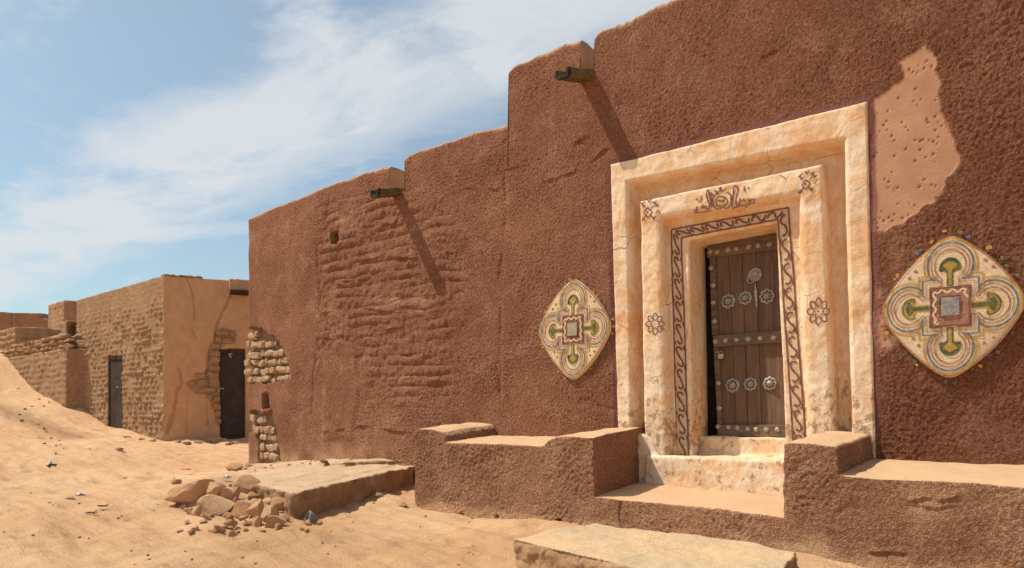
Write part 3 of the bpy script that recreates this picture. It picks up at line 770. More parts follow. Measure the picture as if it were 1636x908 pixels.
# --- the door
dq = {k: on_y(*v, YD) for k, v in dict(tl=(1124, 391), tr=(1242, 366), bl=(1134, 698), br=(1262, 699)).items()}
door = MB()
def dpt(px, py, out=0.0): return on_y(px, py, YD - out)
edges_top = [(1133, 392), (1163, 385), (1184.5, 380), (1206, 375), (1244, 368)]
edges_bot = [(1147, 699), (1177, 699), (1196, 699), (1217.5, 699), (1262, 699)]
for k in range(4):
    g = .45
    (ax, ay), (bx, by) = edges_top[k], edges_top[k + 1]; (cx, cy), (ex, ey) = edges_bot[k], edges_bot[k + 1]
    o = random.uniform(-.004, .004)
    f_ = [dpt(cx + g, cy, o), dpt(ex - g, ey, o), dpt(bx - g, by, o), dpt(ax + g, ay, o)]
    door.prism(f_, [p + np.array([0, .05, 0]) for p in f_])
d_o = door.build('door', M['wood'], house)
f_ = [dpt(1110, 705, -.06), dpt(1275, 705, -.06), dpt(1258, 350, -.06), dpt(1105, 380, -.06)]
MB().prism(f_, [p + np.array([0, .04, 0]) for p in f_]).build('gap_shade_sheet', M['gap'], d_o)  # near-black sheet added behind the planks, standing for shade in the gaps
def rail(name, tl, tr, br, bl, out):
    f_ = [dpt(*bl, out), dpt(*br, out), dpt(*tr, out), dpt(*tl, out)]
    o = MB().prism(f_, [p + np.array([0, out + .01, 0]) for p in f_]).build(name, M['wood_rail'], d_o)
    bv = o.modifiers.new('b', 'BEVEL'); bv.width = .006; bv.segments = 2
    return o
def z6(a, b): return (1120 + a / 4.78, 370 + b / 4.78)
rail('rail', z6(45, 96), z6(590, 15), z6(596, 138), z6(45, 200), .03)
rail('rail', z6(88, 797), z6(640, 752), z6(645, 845), z6(94, 882), .04)
rail('rail', (1146, 679), (1262, 679), (1262, 699), (1146, 697), .04)
rail('stile', z6(60, 110), z6(108, 190), z6(130, 790), z6(82, 795), .022)
rail('stile', z6(94, 885), z6(136, 882), (1154, 680), (1146, 680), .022)
rs = [z6(*q) for q in ((122, 157), (270, 133), (437, 108), (78, 280), (95, 545), (110, 840), (186, 832), (270, 828), (452, 816))] + [(1147.5, 682), (1164, 683), (1194.7, 685.5), (1208, 686.5), (1242, 686.5), (1148, 612)]
ds = [z6(*q) for q in ((70, 155), (203, 140), (362, 118), (522, 98), (92, 412), (103, 685), (358, 822), (553, 812))] + [(1177.5, 684), (1224, 686.5), (1149, 652)]
c0 = np.zeros(3)
m_ = MB(); m_.lathe(c0, [(.026, 0), (.026, .006), (.021, .012), (.011, .018)], 12); rm = m_.build('stud', M['tin'], d_o, loc=c0, smooth=True)
m_ = MB(); m_.lathe(c0, [(.034, 0), (.032, .006), (.006, .017)], 4); dm = m_.build('stud', M['tin'], d_o, loc=c0)
def put(o, p, first, parent=d_o):
    c = o if first else o.copy()
    if not first: COL.objects.link(c); c.parent = parent
    c.location = p - wloc(parent); return c
for k, (px, py) in enumerate(rs): put(rm, dpt(px, py, .038 if k > 2 else .03), k == 0).rotation_euler = (0, k, 0)
for k, (px, py) in enumerate(ds): put(dm, dpt(px, py, .038 if k > 3 else .03), k == 0).rotation_euler = (random.uniform(-.15, .15), random.uniform(-.3, .3), 0)
pet = lambda a: .86 + .17 * abs(math.cos(4 * a)) ** .6
m_ = MB(); m_.lathe(c0, [(.072, 0), (.072, .004), (.060, .009)], 64, pet); m_.lathe(c0 + np.array([0, -.009, 0]), [(.034, 0), (.032, .006), (.024, .012), (.020, .024), (.008, .031)], 18)
ro = m_.build('rosette', M['tin'], d_o, loc=c0)
m_ = MB()
for a in np.linspace(0, 2 * math.pi, 9)[:-1]: m_.disc(np.array([math.cos(a) * .05, -.011, math.sin(a) * .05]), .006, n=7)
m_.tube([np.array([math.cos(a) * .040, -.010, math.sin(a) * .040]) for a in np.linspace(0, 2 * math.pi, 25)[:-1]], .0035, 5, True)
for k, q in enumerate([z6(208, 533), z6(338, 508), z6(505, 495), (1170.5, 616), (1199, 614), (1230, 613)]): put(ro, dpt(*q, .006), k == 0).scale = [random.uniform(.92, 1.05)] * 3
ro.data.materials.append(M['gap'])
# flat near-black discs and ring paint the shade of pierced holes into the rosette mesh
bmx = bmesh.new(); bmx.from_mesh(ro.data)
tmp = bpy.data.meshes.new('t'); tmp.from_pydata(m_.v, [], m_.f); nb = len(bmx.faces); bmx.from_mesh(tmp); bmx.faces.ensure_lookup_table()
for f in bmx.faces[nb:]: f.material_index = 1
bmx.to_mesh(ro.data); bmx.free()
kp = dpt(*z6(413, 330), .004)
m_ = MB(); m_.lathe(kp, [(.068, 0), (.068, .004), (.060, .008), (.056, .006), (.042, .009), (.038, .016), (.026, .024), (.012, .03)], 28, lambda a: 1 + .03 * math.cos(18 * a))
kn = m_.build('knocker', M['tin'], d_o, smooth=False)
rc = dpt(*z6(379, 367), .035)
MB().tube([rc + np.array([math.cos(a) * .034, -.004 * math.sin(a), math.sin(a) * .036]) for a in np.linspace(0, 2 * math.pi, 29)[:-1]], .0062, 8, True).build('knocker_ring', M['tin'], d_o, smooth=True)
a_, b_ = dpt(*z6(413, 398), .012), dpt(*z6(425, 585), .012)
w_ = [.010, .010, .010, .016, .030, .018, .030, .016, .026, .014, .020, .010, .004]
m_ = MB(); L_ = [a_ + (b_ - a_) * t for t in np.linspace(0, 1, 13)]
m_.prism([p + np.array([-w / 2 * 1.1, 0, 0]) for p, w in zip(L_, w_)] + [p + np.array([w / 2 * 1.1, 0, 0]) for p, w in zip(L_[::-1], w_[::-1])],
         [p + np.array([-w / 2, .01, 0]) for p, w in zip(L_, w_)] + [p + np.array([w / 2, .01, 0]) for p, w in zip(L_[::-1], w_[::-1])])
m_.build('hasp', M['tin'], d_o)
lp = dpt(1151, 568, .05)
m_ = MB(); m_.prism([lp + np.array([a, 0, b]) for a, b in ((-.026, -.03), (.024, -.034), (.030, .012), (-.02, .018))], [lp + np.array([a, .03, b]) for a, b in ((-.026, -.03), (.024, -.034), (.030, .012), (-.02, .018))])
pl = m_.build('padlock', M['brass'], d_o)
m_ = MB(); m_.tube([lp + np.array([-.016, .015, .012]), lp + np.array([-.018, .015, .035]), lp + np.array([-.002, .015, .048]), lp + np.array([.016, .015, .034]), lp + np.array([.018, .015, .01])], .005)
m_.tube([lp + np.array([-.06, .012, .035]), lp + np.array([0, .012, .04])], .006); m_.build('lock_shackle', M['tin'], d_o)

# --- painted medallions
def medallion(cpx, cpy, sw, sh, washed, right):
    c = on_wall(cpx, cpy, .0)
    sl = float((wall_y(c[0] + .4) - wall_y(c[0] - .4)) / .8)
    ux = np.array([1, sl, 0.0]) / math.hypot(1, sl); nr = np.array([sl, -1, 0.0]) / math.hypot(1, sl)
    def L(x, z, out): return c + ux * x * sw + np.array([0, 0, 1.0]) * z * sh + nr * (out + .012 * float(noise(np.array([[x * .5 + cpx, 0, z * .5]]), .25, 93)[0]))
    # outline: a lozenge with swollen sides and blunt corners
    ol = []
    for k in range(96):
        a = 2 * math.pi * k / 96
        e = 1.32
        r = (abs(math.cos(a)) ** e + abs(math.sin(a)) ** e) ** (-1 / e)
        r = min(r, .985 + .03 * abs(math.sin(2 * a)) ** 2) if True else r
        wob = 1 + .012 * float(noise(np.array([[math.cos(a) * 2, math.sin(a) * 2, cpx]]), 1, 95)[0])
        ol.append((r * math.cos(a) * wob, r * math.sin(a) * wob))
    m_ = MB(); rings_ = [(1.0, -.03), (1.0, .028), (.985, .036), (.9, .038), (.75, .038), (.6, .038), (.45, .038), (.3, .038), (.15, .038)]
    v = [L(x * s, z * s, o) for s, o in rings_ for x, z in ol] + [L(0, 0, .038)]
    n = 96
    f = [[i * n + k, i * n + (k + 1) % n, (i + 1) * n + (k + 1) % n, (i + 1) * n + k] for i in range(len(rings_) - 1) for k in range(n)] + [[(len(rings_) - 1) * n + k, (len(rings_) - 1) * n + (k + 1) % n, len(v) - 1] for k in range(n)]
    m_.add(v, f)
    plate = m_.build('painted_medallion', M['cream_paint'], house, smooth=True)
    def outline(o):
        s = .285 + o; n_ = .115 + .42 * o; R = .215 + o; cy = .575; yb = s + max(.03, .11 - .9 * o)
        q = []
        a1 = math.asin(max(-1, min(1, (yb - cy) / R)))
        for a in np.linspace(math.pi / 2, a1, 16): q.append((R * math.cos(a), cy + R * math.sin(a)))
        xe = R * math.cos(a1)
        q += [(n_ + (xe - n_) * .45, yb - .035 - .0), (n_ + .01, yb - .03), (n_, s), (s, s)]
        half = q + [(b, a) for a, b in q[::-1][1:]]
        full = []
        for k in range(4):
            for x, y in half[:-1]:
                for _ in range(k): x, y = y, -x
                full.append((x, y))
        return full
    for o, mat_, w, nm in ((.0, 'rust_paint', .009, 'brown_outline'), (.05, 'rust_paint', .0065, 'brown_outline'), (.10, 'blue_paint', .012, 'blue_outline'), (.152, 'yellow_paint', .011, 'yellow_outline')):
        r = MB(); r.ribbon([L(x, z, .042) for x, z in outline(o)], [w * (1 + .35 * random.uniform(-1, 1)) for _ in outline(o)], nr, True); r.build(nm, M[mat_], plate)
    r = MB(); r.ribbon([L(x * .985, z * .985, .041) for x, z in ol], .012, nr, True); r.build('edge_line', M['rust_paint'], plate)
    # four fans and their stems: green ground, olive-yellow flame
    for k in range(4):
        def T(x, y):
            for _ in range(k): x, y = y, -x
            return x, y
        fan = [(-.045, .29), (-.045, .47), (-.09, .50), (-.14, .50)] + [(-.145 * math.cos(a), .52 + .155 * math.sin(a)) for a in np.linspace(.05, math.pi - .05, 15)] + [(.14, .50), (.09, .50), (.045, .47), (.045, .29)]
        up_ = k in (0, 2)
        g = MB().add([L(*T(x, y), .0405) for x, y in fan], [list(range(len(fan)))]).build('green_fan' if up_ else 'yellow_fan', M['green_paint' if up_ else 'olive_paint'], plate)
        fl = [(-.022, .30), (-.024, .50), (-.075, .545), (-.10, .585), (-.05, .61), (0, .635), (.05, .61), (.10, .585), (.075, .545), (.024, .50), (.022, .30)]
        MB().add([L(*T(x, y), .0425) for x, y in fl], [list(range(len(fl)))]).build('yellow_flame' if up_ else 'green_flame', M['olive_paint' if up_ else 'green_paint'], plate)
        MB().ribbon([L(*T(x, y), .044) for x, y in fan[2:-2]], .010, nr).build('fan_outline', M['green_paint'], plate)
    sq = MB(); s = .275
    sq.prism([L(-s, -s, .044), L(s, -s, .044), L(s, s, .044), L(-s, s, .044)], [L(-s, -s, .02), L(s, -s, .02), L(s, s, .02), L(-s, s, .02)])
    sqo = sq.build('centre_square', M['rust_paint'], plate)
    fr_ = MB(); s = .265; fr_.ribbon([L(-s, -s, .047), L(s, -s, .047), L(s, s, .047), L(-s, s, .047)], .014, nr, True)
    s = .145; fr_.ribbon([L(-s, -s, .047), L(s, -s, .047), L(s, s, .047), L(-s, s, .047)], .012, nr, True)
    fr_.build('square_outline', M['brown_paint'], plate)
    s = .125; m2 = MB(); m2.prism([L(-s, -s, .058), L(s, -s, .058), L(s, s, .058), L(-s, s, .058)], [L(-s, -s, .03), L(s, -s, .03), L(s, s, .03), L(-s, s, .03)])
    m2.build('centre_tile', M['blue_wash' if right else 'green_wash'], plate)
    zz_ = []
    for k in range(4):
        for tt in np.linspace(-.215, .215, 15)[:-1]:
            x, y = tt, .215 + .022 * math.sin(tt * 44)
            for _ in range(k): x, y = y, -x
            zz_.append(L(x, y, .0465))
    MB().ribbon(zz_, .016, nr, True).build('pale_scroll', M['cream_paint'], plate)
    # dimples drawn as flat rust discs, and colour dabs round the edge
    for x, z in ((.47, .60), (.58, .50), (-.48, .53), (-.57, .44), (-.52, -.42), (-.44, -.52), (.46, -.53), (.58, -.46)):
        MB().disc(L(x, z, .0405), .013, n=9, jag=.25).build('dimple', M['rust_paint'], plate)
    keys = ['yellow_paint', 'blue_paint', 'green_paint']
    for k in range(44):
        x, z = ol[int(k * 96 / 44 + random.uniform(-1, 1)) % 96]; e = 1.06 + random.uniform(-.02, .04)
        if random.random() < .15: continue
        MB().disc(L(x * e, z * e, .016), random.uniform(.010, .017), n=9, jag=.6).build('colour_dab', M[keys[(k // 2) % 3]], plate)
    return plate
pa, pb = on_wall(862, 527), on_wall(978, 527)
medallion(918.5, 527, (pb[0] - pa[0]) / 2, .56, False, False)
pa, pb = on_wall(1405, 490), on_wall(1637, 490)
medallion(1518, 491, (pb[0] - pa[0]) / 2, .565, True, True)

# --- wooden drain spouts
def spout(tip, base, w, h):
    ax = tip - base; ax_in = base + np.array([0, .36, .03])
    o_t, o_b = MB(), None
    def prof_(c, s):
        return [c + np.array([a * w * s, 0, b * h]) for a, b in ((-.5, .5), (-.5, -.3), (-.36, -.5), (.36, -.5), (.5, -.3), (.5, .5), (.36, .5), (.34, -.1), (-.34, -.1), (-.36, .5))]
    st = [ax_in, base, base + ax * .5 + np.array([0, 0, -.006]), tip]
    m_ = MB()
    v = [p for c, s in zip(st, (1.1, 1.05, 1, .92)) for p in prof_(c, s)]
    n = 10
    f = [[i * n + k, i * n + (k + 1) % n, (i + 1) * n + (k + 1) % n, (i + 1) * n + k] for i in range(3) for k in range(n)] + [list(range(n))[::-1], [3 * n + k for k in range(n)]]
    m_.add(v, f); s = m_.build('drain_spout', M['wood_spout'], house)
    m2 = MB(); t0 = base + ax * .93; v = [p for c, sc in ((t0, .96), (base + ax * 1.0, .97), (base + ax * 1.05, .93)) for p in prof_(c + np.array([0, 0, -.002]), sc * 1.03)]
    m2.add(v, [[i * n + k, i * n + (k + 1) % n, (i + 1) * n + (k + 1) % n, (i + 1) * n + k] for i in range(2) for k in range(n)] + [list(range(n))[::-1], [2 * n + k for k in range(n)]])
    m2.build('dark_tip', M['black_wood'], s)  # end of the spout, drawn darker than the rest
    return s
spout(on_y(899, 118, -.32), on_y(940, 123, .0), .17, .10)
spout(on_y(599, 309, -.41), on_y(634, 308, .0), .15, .10)

# ------------------------------------------------------------------ rocks
def rock_mesh(seed, flat=.75, cuts=9, sub=3, rough=.09, box=False):
    bm = bmesh.new(); bmesh.ops.create_icosphere(bm, subdivisions=sub, radius=1)
    v = np.array([q.co[:] for q in bm.verts]); f = [[q.index for q in p.verts] for p in bm.faces]; bm.free()
    r = np.random.default_rng(seed)
    if box: v = v / (np.abs(v) ** 9).sum(1, keepdims=True) ** (1 / 9)
    for _ in range(cuts):
        n = r.normal(size=3); n /= np.linalg.norm(n); dd = r.uniform(.42, .78) if not box else r.uniform(.88, 1.3)
        k = v @ n; v = v - np.maximum(k - dd, 0)[:, None] * n * .93
    v = v * (1 + rough * fbm(v + seed * 3.1, .8, 3, seed)[:, None])
    v /= np.abs(v).max(0)
    v[:, 2] *= 1
    return v, np.array(f)
def stones_patch(name, poly_pts, rows_, mat, parent, plane, depth_out, seed, wmean=.11):
    """courses of exposed stones, one mesh; rows_ = [(x0, x1, z, h)] on the plane"""
    r = np.random.default_rng(seed); V_, F_ = [], []; b = 0
    for x0, x1, z, h in rows_:
        x = x0
        while x < x1:
            w = wmean * r.uniform(.55, 1.9); w = min(w, max(.05, x1 - x))
            v, f = rock_mesh(int(r.integers(1e6)), cuts=9, sub=4, rough=.06, box=True)
            hh = h * r.uniform(.74, 1.0)
            q = v * np.array([w * .50, .06, hh * .50])
            t_ = r.uniform(-.13, .13); q[:, [0, 2]] = np.c_[q[:, 0] * math.cos(t_) - q[:, 2] * math.sin(t_), q[:, 0] * math.sin(t_) + q[:, 2] * math.cos(t_)]
            c = plane(x + w / 2, z + r.uniform(-.02, .02), depth_out + r.uniform(-.03, .016))
            V_.append(plane.rot(q) + c); F_.append(f + b); b += len(v)
            x += w * 1.04
    return obj(name, np.concatenate(V_), np.concatenate(F_), mat, parent, smooth=False)
class FacadePlane:
    def __call__(s, x, z, out): return np.array([x, float(wall_y(x)) - out, z])
    def rot(s, q): return q
rowsA, rowsB = [], []
for ys, xa, xb in ((536, 394, 410), (550, 392, 437), (565.5, 391, 452), (579, 391, 460), (593, 390, 463), (605.5, 395, 462)):
    a = on_wall(xa, ys); b = on_wall(xb, ys); rowsA.append((a[0], b[0], a[2] * .5 + b[2] * .5, .125))
for ys, xa, xb in ((670, 397, 422), (686, 400, 438), (700, 413, 441), (716, 414, 443), (730, 414, 444)):
    a = on_wall(xa, ys); b = on_wall(xb, ys); rowsB.append((a[0], b[0], a[2] * .5 + b[2] * .5, .135))
stones_patch('exposed_stonework', None, rowsA, M['stone'], house, FacadePlane(), -.052, 5, .14)
stones_patch('exposed_stonework', None, rowsB, M['stone'], house, FacadePlane(), -.056, 6, .14)
# the same courses show on the end wall round the corner
m_v, m_f, b = [], [], 0
for ys in (536, 550, 565.5, 579, 593, 605.5):
    z = on_wall(392, ys)[2]; y = .05
    while y < .7 - .08 * abs(ys - 570) / 10:
        v, f = rock_mesh(int(rng.integers(1e6)), cuts=6, sub=2, box=True); w = rng.uniform(.09, .16)
        m_v.append(v * np.array([.07, w * .52, .065]) + np.array([XL + .045, y + w / 2, z])); m_f.append(f + b); b += len(v); y += w * 1.05
obj('exposed_stonework', np.concatenate(m_v), np.concatenate(m_f), M['stone'], house, smooth=False)

# ------------------------------------------------------------------ benches, steps, slab, terrace
def stucco_thing(name, mb, mat, voxel, label, cat, extra=None, amp=.0088, it=5, group=None, dust=.9):
    co, fc_, no = earth_solid(mb, voxel, it)
    up = sstep(.50, .90, no[:, 2] + .16 * noise(co, .12, 101) + .16 * noise(co, .045, 102))
    d = (1 - .85 * up) * amp * (.5 + .7 * sstep(-.4, .4, noise(co, .5, 3))) * (1.0 * noise(co, .026, 1) + .8 * np.abs(noise(co, .023, 2)) - .2) + .020 * fbm(co, .55, 3, 105) + .005 * noise(co, .12, 107) * (1 - .5 * up)
    mk = np.zeros((len(co), 4)); mk[:, 3] = up * dust
    if mat is M['stucco_bench']:
        hg = co[:, 2] - ground_base(co[:, 0], co[:, 1])
        mk[:, 3] = np.maximum(mk[:, 3], (1 - sstep(.0, .16, hg + .09 * noise(co, .2, 103) + .04 * noise(co, .05, 104))) * .65)
    if extra is not None: d, mk = extra(co, no, d, mk, up)
    co = co + no * d[:, None]
    base = np.array([co[:, 0].mean(), co[:, 1].mean(), max(0, co[:, 2].min())])
    return tag(obj(name, co, fc_, mat, mask=mk, loc=base), label, cat, group)
def fpt(px, py, d): return on_y(px, py, -d)
# left bench
Lf = [(662, 860), (662, 690), (668, 685.5), (690, 686), (706, 690), (711, 697), (713, 708), (790, 709.5), (868, 712), (876, 704), (890, 698), (920, 697), (948, 698), (953, 870)]
dL = lambda px: .85 + .05 * (px - 662) / 290
front = [fpt(a, b, dL(a)) for a, b in Lf]
for p, (a, b) in zip(front, Lf):
    if b >= 855: p[2] = -.5
back = []
for p, (a, b) in zip(front, Lf):
    q = p.copy(); q[1] = .24 + float(wall_y(q[0]))
    if b < 855: q[2] += .085
    back.append(q)
mb = MB().prism(front, back)
def ex_left(co, no, d, mk, up):
    for px, py, r in ((737, 828, .042), (893, 836, .036), (792, 828, .022)):
        c = fpt(px, py - 2, dL(px)); s = np.exp(-(((co[:, 0] - c[0]) / r) ** 2 + ((co[:, 2] - c[2]) / (r * .7)) ** 2) ** 2) * (no[:, 1] < -.3)
        d = d - s * .14; mk[:, 2] = np.maximum(mk[:, 2], s * .3)
    # the crumbling plaster lip at the foot
    foot = (1 - sstep(.02, .22, co[:, 2] + .08 * noise(co, .25, 111))) * (no[:, 2] < .5)
    mk[:, 3] = np.maximum(mk[:, 3], foot * np.clip(.35 + noise(co, .2, 112), 0, .8))
    return d, mk
stucco_thing('masonry_bench', mb, M['stucco_bench'], .0112, 'long red mud bench with two raised arms left of the doorway', 'bench', ex_left)
# lower step
x0 = fpt(935, 800, .88)[0]; x1 = fpt(1262, 825, 1.13)[0]
zf = EYE - .765; zb = EYE - .715
mb = MB().prism([(x0, -.89, -.5), (x1, -1.16, -.5), (x1, -1.16, zf), (x0, -.89, zf)], [(x0, .05, -.5), (x1, -.05, -.5), (x1, -.05, zb - .02), (x0, .05, zb)])
def ex_step(co, no, d, mk, up):
    c0_ = fpt(990, 800, .9); dd = np.abs(co[:, 0] - c0_[0] - .09 * noise(co, .22, 121))
    d = d - .02 * np.exp(-(dd / .012) ** 2) * (no[:, 1] < -.4)
    return d, mk
stucco_thing('entrance_step', mb, M['stucco_bench'], .0112, 'wide low red mud step between the two benches', 'step', ex_step)
# right bench
Rf = [(1250, 900), (1251, 709), (1262, 706.5), (1300, 708), (1333, 711.5), (1339, 718), (1343, 759.5), (1495, 767.5), (1636, 776.5), (1900, 790)]
front = [fpt(a, b, 1.2) for a, b in Rf] + [np.array([2.6, -1.2, EYE - .45]), np.array([2.6, -1.2, -.5])]
front[0][2] = -.5; front[9] = np.array([1.2, -1.2, EYE - .445])
back = []
for k, p in enumerate(front):
    q = p.copy(); q[1] = .24 + float(wall_y(q[0]))
    if p[2] > 0: q[2] += .062
    back.append(q)
mb = MB().prism(front, back)
def ex_right(co, no, d, mk, up):
    for s, k in ((wpoly([(1458, 800), (1480, 795)], 1.2), 1), (wpoly([(1505, 799), (1527, 794)], 1.2), 1), (wpoly([(1455, 806), (1500, 812), (1520, 806)], 1.2), .6), (wpoly([(1395, 882), (1440, 884)], 1.2), 1)):
        dd = dist_poly(s, co[:, 0], co[:, 2]); zz = co[:, 2] - np.interp(co[:, 0], [a for a, _ in s], [b for _, b in s])
        d = d + k * .010 * np.exp(-(dd / .025) ** 2) * np.where(zz > 0, 1, -.8) * (no[:, 1] < -.4)
    sm_patch = np.exp(-(((co[:, 0] - fpt(1480, 800, 1.2)[0]) / .16) ** 2 + ((co[:, 2] - fpt(1480, 808, 1.2)[2]) / .16) ** 2)) * (no[:, 1] < -.4)
    mk[:, 3] = np.maximum(mk[:, 3], sm_patch * .3)
    return d, mk
stucco_thing('masonry_bench', mb, M['stucco_bench'], .0118, 'red mud bench with one raised arm right of the doorway', 'bench', ex_right)

# foreground slab
zt = EYE - .945
tl = [on_z(px, py, -1.0) for px, py in ((820, 861), (885, 846), (950, 834), (1080, 851), (1180, 865), (1273, 882), (1262, 896))]
fr2 = on_z(1040, 912, -1.0); fr3 = on_z(1180, 945, -1.0); 
poly = [tl[0], on_z(880, 876, -1.0), on_z(950, 892, -1.0), fr2, fr3, on_z(1245, 925, -1.0), tl[6], tl[5], tl[4], tl[3], tl[2], tl[1]]
rr = [p.copy() for p in poly]
for p in rr: p[2] = -.5
rr2 = [p.copy() for p in poly]
mb = MB().prism(rr, rr2)
def ex_slab(co, no, d, mk, up):
    side = 1 - up
    d = d + side * (.022 * noise(co, .14, 131) + .02 * np.abs(noise(co, .07, 132)) - .012)
    d = d + up * (.006 * noise(co, .09, 135) + .008 * noise(co, .3, 136)); e_ = np.exp(-((up - .5) / .42) ** 2); d = d - e_ * .03 * np.abs(noise(co, .11, 137))
    rowz = np.sin(co[:, 2] / .085 * math.pi * 1.0 + 2 * noise(co, .3, 134)); d = d + side * .008 * rowz
    return d, mk
stucco_thing('stone_slab', mb, M['slab'], .0125, 'worn grey topped slab lying on the sand before the entrance step', 'slab', ex_slab, amp=.004, it=3, dust=1)

# terrace
T = [on_z(470, 788, -.79), on_z(560, 766, -.74), on_z(672, 742, -.69), on_wall(690, 735), on_wall(560, 732), on_wall(440, 739), on_z(392, 744, -.82), on_z(372, 757, -.82), on_z(395, 770, -.82)]
T[3][1] = .05; T[4][1] = .05; T[5][1] = .05
lo = [p.copy() for p in T]
for p in lo: p[2] = -.5
mb = MB().prism(lo, T)
CR = [[on_z(a, b, -.76)[:2] for a, b in q] for q in ([(440, 765), (520, 752), (575, 742)], [(480, 775), (560, 762), (640, 748)])]
def ex_ter(co, no, d, mk, up):
    side = 1 - up
    d = d + side * (.05 * noise(co, .2, 141) + .035 * noise(co, .09, 142))
    e_ = np.exp(-((up - .5) / .42) ** 2); d = d - e_ * .045 * np.abs(noise(co, .14, 147))
    for s in CR: d = d - .02 * up * np.exp(-((dist_poly(s, co[:, 0], co[:, 1]) + .02 * noise(co, .15, 143)) / .02) ** 2)
    d = d + up * .012 * noise(co, .5, 144)
    return d, mk
stucco_thing('stone_terrace', mb, M['terrace'], .02, 'low pale stone terrace along the foot of the red wall', 'terrace', ex_ter, amp=.004, it=4, dust=1)

# ------------------------------------------------------------------ house across the alley
Cc = cw(-7.86, 15.5); u_l = RX * -.770 + AX * .637; u_r = RX * .918 + AX * .397
u_l /= np.linalg.norm(u_l); u_r /= np.linalg.norm(u_r)
HT = EYE + 3.1
LLEN, RLEN = 5.3, 4.6
far = empty('stone_house', (Cc[0], Cc[1], .5), 'tan mud and stone house with two metal doors across the alley', 'house')
P0 = Cc.copy(); P0[2] = -.6
a_, b_ = P0 + u_l * LLEN, P0 + u_r * RLEN
c_ = a_ + u_r * RLEN
def lvl(p, z): q = p.copy(); q[2] = z; return q
zs_ = [HT + .0, HT + .02, HT + .03, HT]
mb = MB().prism([lvl(P0, -.6), lvl(b_, -.6), lvl(c_, -.6), lvl(a_, -.6)], [lvl(P0, HT), lvl(b_, HT), lvl(c_, HT), lvl(a_, HT)])
co, fc_, no = earth_solid(mb, .025, 1)
rel = co - Cc; tl_ = rel @ u_l; 
nl = np.cross(u_l, (0, 0, 1)); nl = nl if nl @ (CAM - Cc) > 0 else -nl
nrr = np.cross(u_r, (0, 0, 1)); nrr = nrr if nrr @ (CAM - Cc) > 0 else -nrr
ia = np.linalg.inv(np.array([[u_l[0], u_r[0]], [u_l[1], u_r[1]]])); ab = rel[:, :2] @ ia.T     # (along left face, along right face)
isl = no @ nl > .6; isr = no @ nrr > .6
z = co[:, 2]; s = ab[:, 0]
d = .02 * fbm(co, .9, 3, 151) + .008 * noise(co, .1, 152)
rowh = .118; zz = z + .035 * noise(np.c_[s, s * 0, z * .3], .8, 153); rw = np.floor(zz / rowh); fz = zz / rowh - rw
cw_ = .135; cx = s / cw_ + rand01(rw, rw, 9) * 3 + .3 * noise(co, .3, 155); ci = np.floor(cx); fxx = cx - ci
hh = rand01(rw, ci, 77)
bumpy = (np.sin(np.pi * np.clip(fz, 0, 1)) ** .7) * (np.sin(np.pi * fxx) ** .6) * np.clip(hh * 1.6 - .25, 0, 1.2)
am = sstep(HT - .25, HT - 1.1, z) * .85 + .15
am = am * (.45 + .55 * sstep(-.5, .3, noise(co, .9, 157)))
d = d + isl * am * (.10 * bumpy - .035) + isl * .010 * noise(co, .06, 158)
def left_uv(px, py):                         # (along left face, z)
    a = (px - 818) / F; t = (-7.86 - a * 15.5) / (a * .637 / np.linalg.norm(RX * -.77 + AX * .637) + .77 / np.linalg.norm(RX * -.77 + AX * .637))
    p = Cc + u_l * t; f_ = (p - CAM) @ AX; return t, EYE + (660 - py) / F * f_
def right_uv(px, py):
    k = np.linalg.norm(RX * .918 + AX * .397); a = (px - 818) / F
    t = (a * 15.5 + 7.86) / (.918 / k - a * .397 / k); p = Cc + u_r * t; f_ = (p - CAM) @ AX
    return t, EYE + (660 - py) / F * f_
su = ab[:, 1]
for q, dep, wd in (([(268, 690), (278, 660), (284, 625), (292, 612), (287, 590)], .09, .030), ([(300, 445), (308, 470), (312, 500), (308, 530), (313, 540)], .05, .014), ([(370, 470), (355, 500), (347, 520), (344, 545)], .08, .022),
                   ([(330, 640), (333, 680)], .05, .014), ([(300, 640), (298, 690)], .04, .012), ([(335, 560), (331, 600), (335, 620)], .06, .03)):
    dd = dist_poly([right_uv(*k) for k in q], su, z) + .025 * noise(co, .09, 161)
    d = d - isr * dep * 1.4 * np.exp(-(dd / wd) ** 2)
EXR = [[right_uv(*k) for k in q] for q in ([(297, 612), (315, 606), (332, 590), (333, 560), (340, 545), (352, 545), (354, 690), (340, 650), (330, 628), (312, 630)], [(343, 530), (356, 524), (374, 528), (376, 546), (355, 554), (344, 548)])]
exm = np.zeros(len(co))
for q in EXR: exm = np.maximum(exm, soft_inside(q, su, z, .03, .03 * noise(co, .12, 163)))
exm = exm * isr; d = d - exm * .05
# door openings: pushed back into the wall
DL = [left_uv(*k) for k in ((195.5, 684), (172, 686), (172, 569), (195.5, 569))]
DR = [right_uv(*k) for k in ((353, 702), (391, 702), (391, 558), (350, 558))]
opL = inside(DL, s, z) & isl; opR = inside(DR, su, z) & isr
d = np.where(opL, -.12, d); d = np.where(opR, -.16, d)
edge = (np.minimum(np.abs(s), np.abs(su)) < .07); d = np.where(edge & ~opL & ~opR, d * .5, d)
mk = np.zeros((len(co), 4)); mk[:, 0] = isr * .8; mk[:, 2] = exm * .9 + isl * np.clip((.38 - bumpy) * am * 1.5, 0, .75)
up = no[:, 2] > .7; mk[:, 3] = up * .8
co2 = co + no * d[:, None]
obj('wall', co2, fc_, M['mud'], far, mask=mk)
class RightPlane:
    def __call__(s, t, z, out): return Cc * np.array([1, 1, 0]) + u_r * t + nrr * out + np.array([0, 0, z])
    def rot(s, q): return q[:, :1] * u_r + q[:, 1:2] * nrr + q[:, 2:] * np.array([0, 0, 1.0])
rws = []
